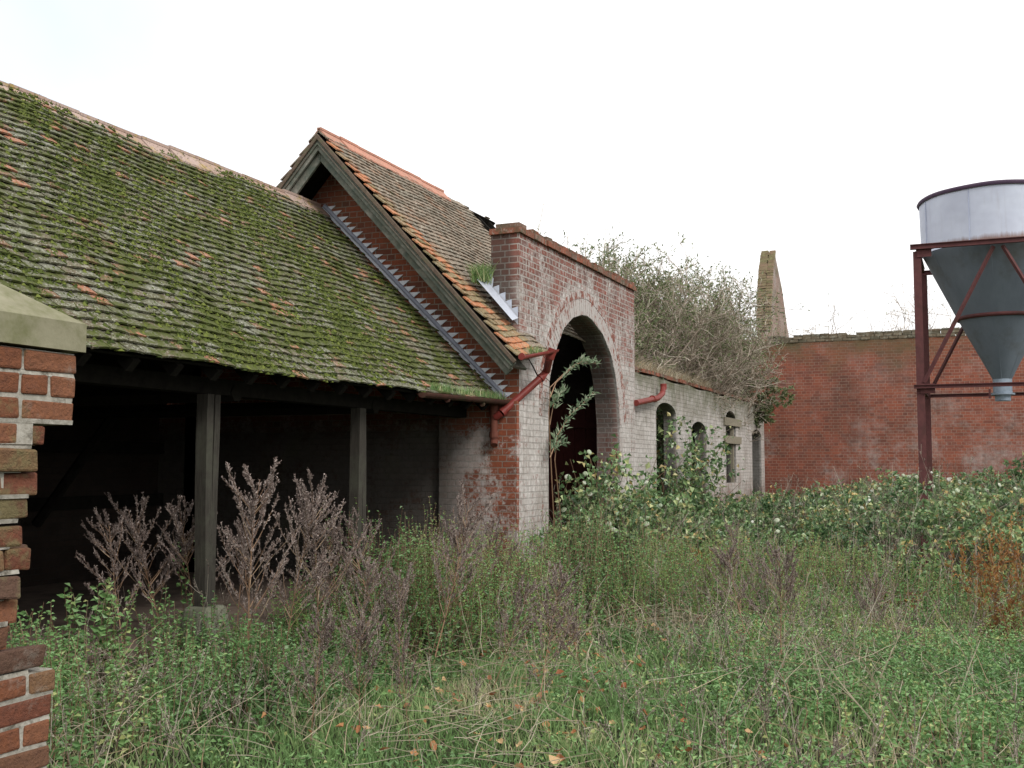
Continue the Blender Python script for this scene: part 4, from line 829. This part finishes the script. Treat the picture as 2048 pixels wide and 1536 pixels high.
# pale dead stalks
def stalk(loc,h,lean,label,branch=3):
    r=empty('dead_stalk',(0,0,0),label,'dead stalk','pale dead stalks in the yard'); m=MB(); S=strands(np.zeros((1,3)),[[lean[0],lean[1],1]],[h],8,.06); addtubes(m,S,.0055,.002)
    b,bd=onstrand(S,branch,.4,.95); B=strands(b,unit(bd+rvec(branch)*.6),rng.uniform(.1,.3,branch)*h,4,.1); addtubes(m,B,.003,.001); m.build('stem',M_pale,r); r.location=loc; return r
for px,py,h,lx,lab in ((1378,1160,.95,.02,'tall straight pale stalk before the ivy covered opening'),(1410,1200,.8,.05,'pale stalk right of the tall straight one'),(1305,1190,.7,-.1,'short pale stalk below the arch doorway'),
    (1840,1536,.9,-.65,'longest leaning pale stalk in the right foreground'),(1790,1530,.75,-.7,'pale stalk leaning left beside the longest one'),(1740,1470,.7,.2,'upright thin stalk in the middle of the right foreground'),(1660,1440,.9,-.35,'thin stalk leaning left over the pale dry grass'),
    (1900,1450,.5,.55,'short stalk leaning right at the lower right'),(1970,1400,.8,-.45,'thin stalk leaning left near the right edge'),(1750,1250,.7,.1,'upright pale stalk before the brambles'),(1800,1290,.6,-.2,'bent pale stalk before the rusty dock'),
    (1600,1260,.6,.1,'pale stalk at the left of the dry grass patch'),(960,1330,.7,-.3,'thin forked stalk in the middle of the grass'),(1260,1330,.5,.4,'small leaning stalk in the middle of the grass'),(1695,1170,.7,.1,'thin stalk rising before the high red wall'),(600,1480,.6,.6,'straw coloured stalk leaning right in the lower left')):
    stalk(g3(px,min(py,1700)),h,(lx*math.cos(YAW),lx*math.sin(YAW)),lab)
# rusty dock
def dock(px,py,h,n,lab):
    r=empty('dock_plant',(0,0,0),lab,'dock','rusty dock plants'); m=MB(); S=strands(rng.normal(0,.12,(n,3))*[1,1,0],np.column_stack([rng.normal(0,.2,(n,2)),np.ones(n)]),rng.uniform(.6,1,n)*h,5,.1); addtubes(m,S,.004,.002); m.build('stem',M_stem,r)
    m=MB(); q,qd=onstrand(S,n*42,.25,1.); addleaves(m,q,unit(qd+rvec(len(q))*1.),rng.uniform(.025,.07,len(q)),rng.uniform(.01,.025,len(q)),up=.2); m.build('foliage',M_rust,r); r.location=g3(px,py); return r
dock(2010,1290,1.15,20,'tall rust orange dock at the right edge'); dock(1965,1240,.95,14,'rust orange dock just left of the tallest one'); dock(2040,1240,1.25,16,'rust brown dock half cut by the right edge')
dock(1800,1240,.42,10,'small reddish dock in front of the brambles'); dock(1790,1195,.62,8,'dark brown dock behind the small reddish one'); dock(1440,1210,.6,8,'brown dried dock at the left of the pale grass'); dock(1540,1130,.75,9,'brown dock at the foot of the narrow window wall')
dock(955,1150,1.1,12,'tan dried dock against the pale gable wall'); dock(2000,1180,1.3,12,'tan dock stems before the grey pipe'); dock(1780,1100,1.35,10,'tan seed plume above the brambles by the silo post')

def shrub(loc,h,n0,n1,n2,nleaf,label,spread=.5,mat=M_shleaf,leafL=.068,group='shrubs growing in the roofless range',lean=(0,0),tr=.010,cat='shrub',leafz=None):
    r=empty('overgrown_shrub',(0,0,0),label,cat,group); st=MB()
    S=strands(rng.normal(0,.3,(n0,3))*[1,1,.3],np.column_stack([rng.normal(lean[0],spread,n0),rng.normal(lean[1],spread,n0),np.ones(n0)]),rng.uniform(.72,.98,n0)*h,8,.10,.02); addtubes(st,S,.028,.006)
    b,bd=onstrand(S,n1,.25,1.); B=strands(b,unit(bd*.8+rvec(n1)*1.0+np.array([0,0,.2])),rng.uniform(.10,.24,n1)*h,6,.20,.02); addtubes(st,B,tr,.003)
    st.build('stems',M_twig,r); tw=MB()
    c,cd=onstrand(B,n2,.1,1.); C_=strands(c,unit(cd*.7+rvec(n2)*1.0+np.array([0,0,.15])),rng.uniform(.03,.09,n2)*h,4,.32,.0); addtubes(tw,C_,.0045,.002); tw.build('twigs',M_twig,r)
    if nleaf:
        l=MB(); q,qd=onstrand(C_,nleaf,.3,1.); 
        if leafz is not None: kz=rng.random(len(q))<leafz(q/h); q,qd=q[kz],qd[kz]
        addleaves(l,q,unit(qd+rvec(len(q))*.8),rng.uniform(.6,1.3,len(q))*leafL,rng.uniform(.3,.5,len(q))*leafL,up=.3); l.build('foliage',mat,r)
    r.location=loc; return r
lz=lambda q:np.clip((q[:,2]-.45)*2.6,.16,1)
shrub((-6.8,20.3,1.0),4.7,48,1200,15000,40000,'tall leafy shrub rising right behind the arch wall top',.20,leafz=lz)
shrub((-6.8,22.2,1.2),4.8,44,1300,17000,34000,'dense grey twiggy shrub above the first window openings',.34,leafz=lz)
shrub((-6.7,24.4,1.2),4.9,44,1300,17000,32000,'dense grey twiggy shrub above the boarded window',.30,leafz=lz)
shrub((-6.3,27.0,1.2),4.5,40,1100,16000,32000,'twiggy shrub beside the ruined gable',.34,leafz=lz,lean=(.08,.0))
shrub((-7.1,23.3,.6),5.3,34,800,5600,11000,'taller sparse shrub behind the grey twiggy ones',.26,leafz=lz)
shrub((-6.1,28.2,2.2),2.2,14,130,1000,9000,'green leafy shrub spilling over the wall corner',.55,mat=M_shleaf,leafL=.10,lean=(.5,-.1))
shrub((-5.9,17.9,2.6),2.0,14,240,1500,2800,'low green shrub on the wall top beside the arch',.5,leafL=.06,lean=(.1,.1))
m=MB(); P=np.column_stack([rng.uniform(-8.6,-5.45,26000),rng.uniform(17.3,29,26000),rng.uniform(0,1,26000)**.7*2.7]); addleaves(m,P,rvec(len(P)),rng.uniform(.08,.16,len(P)),rng.uniform(.05,.09,len(P)))
tag(m.build('undergrowth',M_bramble),'dark undergrowth filling the roofless range behind the window openings','undergrowth',kind='stuff')
# shrubs behind the high wall: only the bare tips show
for x,y,h,lab in ((-2.9,32.0,5.4,'faint bare twigs above the high wall left of the silo'),(-1.6,32.3,5.6,'bare twig tops over the high wall beside the silo post'),(-.6,32.0,5.4,'bare twig tops seen under the silo hopper'),(-4.1,31.8,5.3,'bare twigs at the wall end near the ruined gable')):
    shrub((x,y,0),h*1.12,14,160,1100,150,lab,.13,group='bare bushes beyond the high wall',tr=.008)
# thin plants on the arch wall coping
for px,py,h,lab in ((1075,480,.55,'very thin stalk on the arch wall coping'),(1135,500,.42,'second thin stalk on the arch wall coping'),(1170,520,.5,'thin stalk on the coping nearest the shrubs')):
    q=GX(px,py,-5.15); stalk((q[0],q[1],4.53),h,(.05,.1),lab)
# grass on the low wall top
m=MB(); ys_=rng.uniform(17,23,2500); P=np.column_stack([rng.uniform(-5.4,-5.1,2500),ys_,np.full(2500,3.2)]); addblades(m,P,rng.uniform(.06,.26,2500),.010,1.1); tag(m.build('wall_top_grass',M_dry),'straggly grass hanging along the top of the low wall','grass',kind='stuff')
# ivy / bindweed over the first opening
def climber(name,c,sz,n,L,mat,label,cat,nb=0,stemn=30):
    r=empty(name,tuple(c),label,cat); c=np.array(c); m=MB(); k=rng.normal(0,1,(stemn,3))*np.array(sz)*.5; S=strands(c*0+k*[1,1,0]+[0,0,0],np.column_stack([rng.normal(0,.25,(stemn,2)),np.ones(stemn)]),rng.uniform(.6,1.15,stemn)*sz[2],7,.2); addtubes(m,S,.006,.003); o=m.build('stems',M_stem,r); o.matrix_parent_inverse=Matrix()
    m=MB(); q,qd=onstrand(S,n,.02,1.); q=q+rng.normal(0,1,q.shape)*np.array([.09,.12,.05]); q=q[q[:,0]+c[0]>-5.07] if c[0]>-5 else q; addleaves(m,q,rvec(len(q))+np.array([.4,-.4,-.1]),rng.uniform(.6,1.3,len(q))*L,rng.uniform(.5,.9,len(q))*L,up=.25); o=m.build('foliage',mat,r); o.matrix_parent_inverse=Matrix()
    if nb:
        q,qd=onstrand(S,nb,.45,1.); q=q+rng.normal(0,.08,q.shape); o=blooms(q+np.array([.10,-.30,.05]),rng.uniform(.024,.046,nb),r); o.matrix_parent_inverse=Matrix()
    return r
climber('climbing_ivy',(-4.90,19.35,0),(.18,.22,2.35),2400,.10,M_bramble,'dark ivy column hiding the first window opening of the low wall','ivy',3,30)
climber('climbing_ivy',(-4.94,20.6,0),(.12,.35,1.75),260,.08,M_shleaf,'sparse wiry climber on the pale wall beside the second opening','climber',0,26)
climber('climbing_ivy',(-4.95,22.6,0),(.15,.35,1.05),350,.08,M_bramble,'ivy clump at the foot of the second window opening','ivy',0,20)
climber('flowering_bush',(-4.68,13.9,0),(.45,.75,1.75),4600,.085,M_bramble,'leafy bush with white blooms filling the foot of the arch','flowering bush',34,56)
climber('flowering_bush',(-4.55,15.5,0),(.5,.8,1.2),3200,.10,M_bramble,'leafy bush with white blooms before the right pier of the arch','flowering bush',10,40)
climber('flowering_bush',(-4.55,17.7,0),(.4,.8,1.0),2000,.10,M_nettle,'low leafy bush at the foot of the limewashed wall','bush',5,36)
# buddleia sprays in the arch
bud=empty('buddleia_sapling',(-4.9,13.1,0),'grey green leafed sapling arching across the dark doorway','sapling')
m=MB(); l=MB()
def spray(pts,n,L):
    pts=np.array(pts); addtubes(m,pts[None],.009,.003,.5); q,qd=onstrand(pts[None],n,.3,1.); q=q+rng.normal(0,.025,q.shape); addleaves(l,q,unit(qd*.9+rvec(n)*.9+np.array([0,0,.25])),rng.uniform(.5,1.2,n)*L,rng.uniform(.16,.26,n)*L,up=.4)
xx=-4.85
spray([(-4.9,13.1,0),GX(1104,960,xx),GX(1098,830,xx),GX(1100,775,xx),GX(1125,750,xx),GX(1150,728,xx),GX(1192,726,xx)],0,.1)
spray([GX(1100,795,xx),GX(1112,765,xx),GX(1145,735,xx),GX(1165,722,xx),GX(1195,728,xx)],120,.105)
spray([GX(1100,850,xx),GX(1108,800,xx),GX(1128,782,xx)],60,.12)
spray([(-4.85,13.3,.2),GX(1110,920,xx),GX(1115,870,xx),GX(1140,830,xx),GX(1165,808,xx),GX(1187,785,xx)],130,.10)
spray([GX(1100,915,xx),GX(1110,890,xx),GX(1130,880,xx)],45,.11)
m.build('stem',M_stem,bud); l.build('foliage',M_budleaf,bud)
# nettle clumps against the shed: a taller one by the posts
for px,py,h,lab in ((395,1300,1.1,'bright green leafy shoot before the double shed post'),(225,1390,.78,'leafy green shoot at the far left before the dark shed'),(150,1400,.72,'leafy green shoot beside the brick pier'),(800,1260,1.0,'tall green leafy shoot near the pale wall')):
    m=MB();ms=MB(); q=g3(px,py); r=empty('leafy_shoot',q,lab,'plant'); P=np.array(q[:2])+rng.normal(0,.07,(9,2)); leafy(m,ms,P,rng.uniform(.8,1,9)*h,22,.075,.04,wob=.1); m.build('foliage',M_nettle,r); ms.build('stems',M_stem,r)
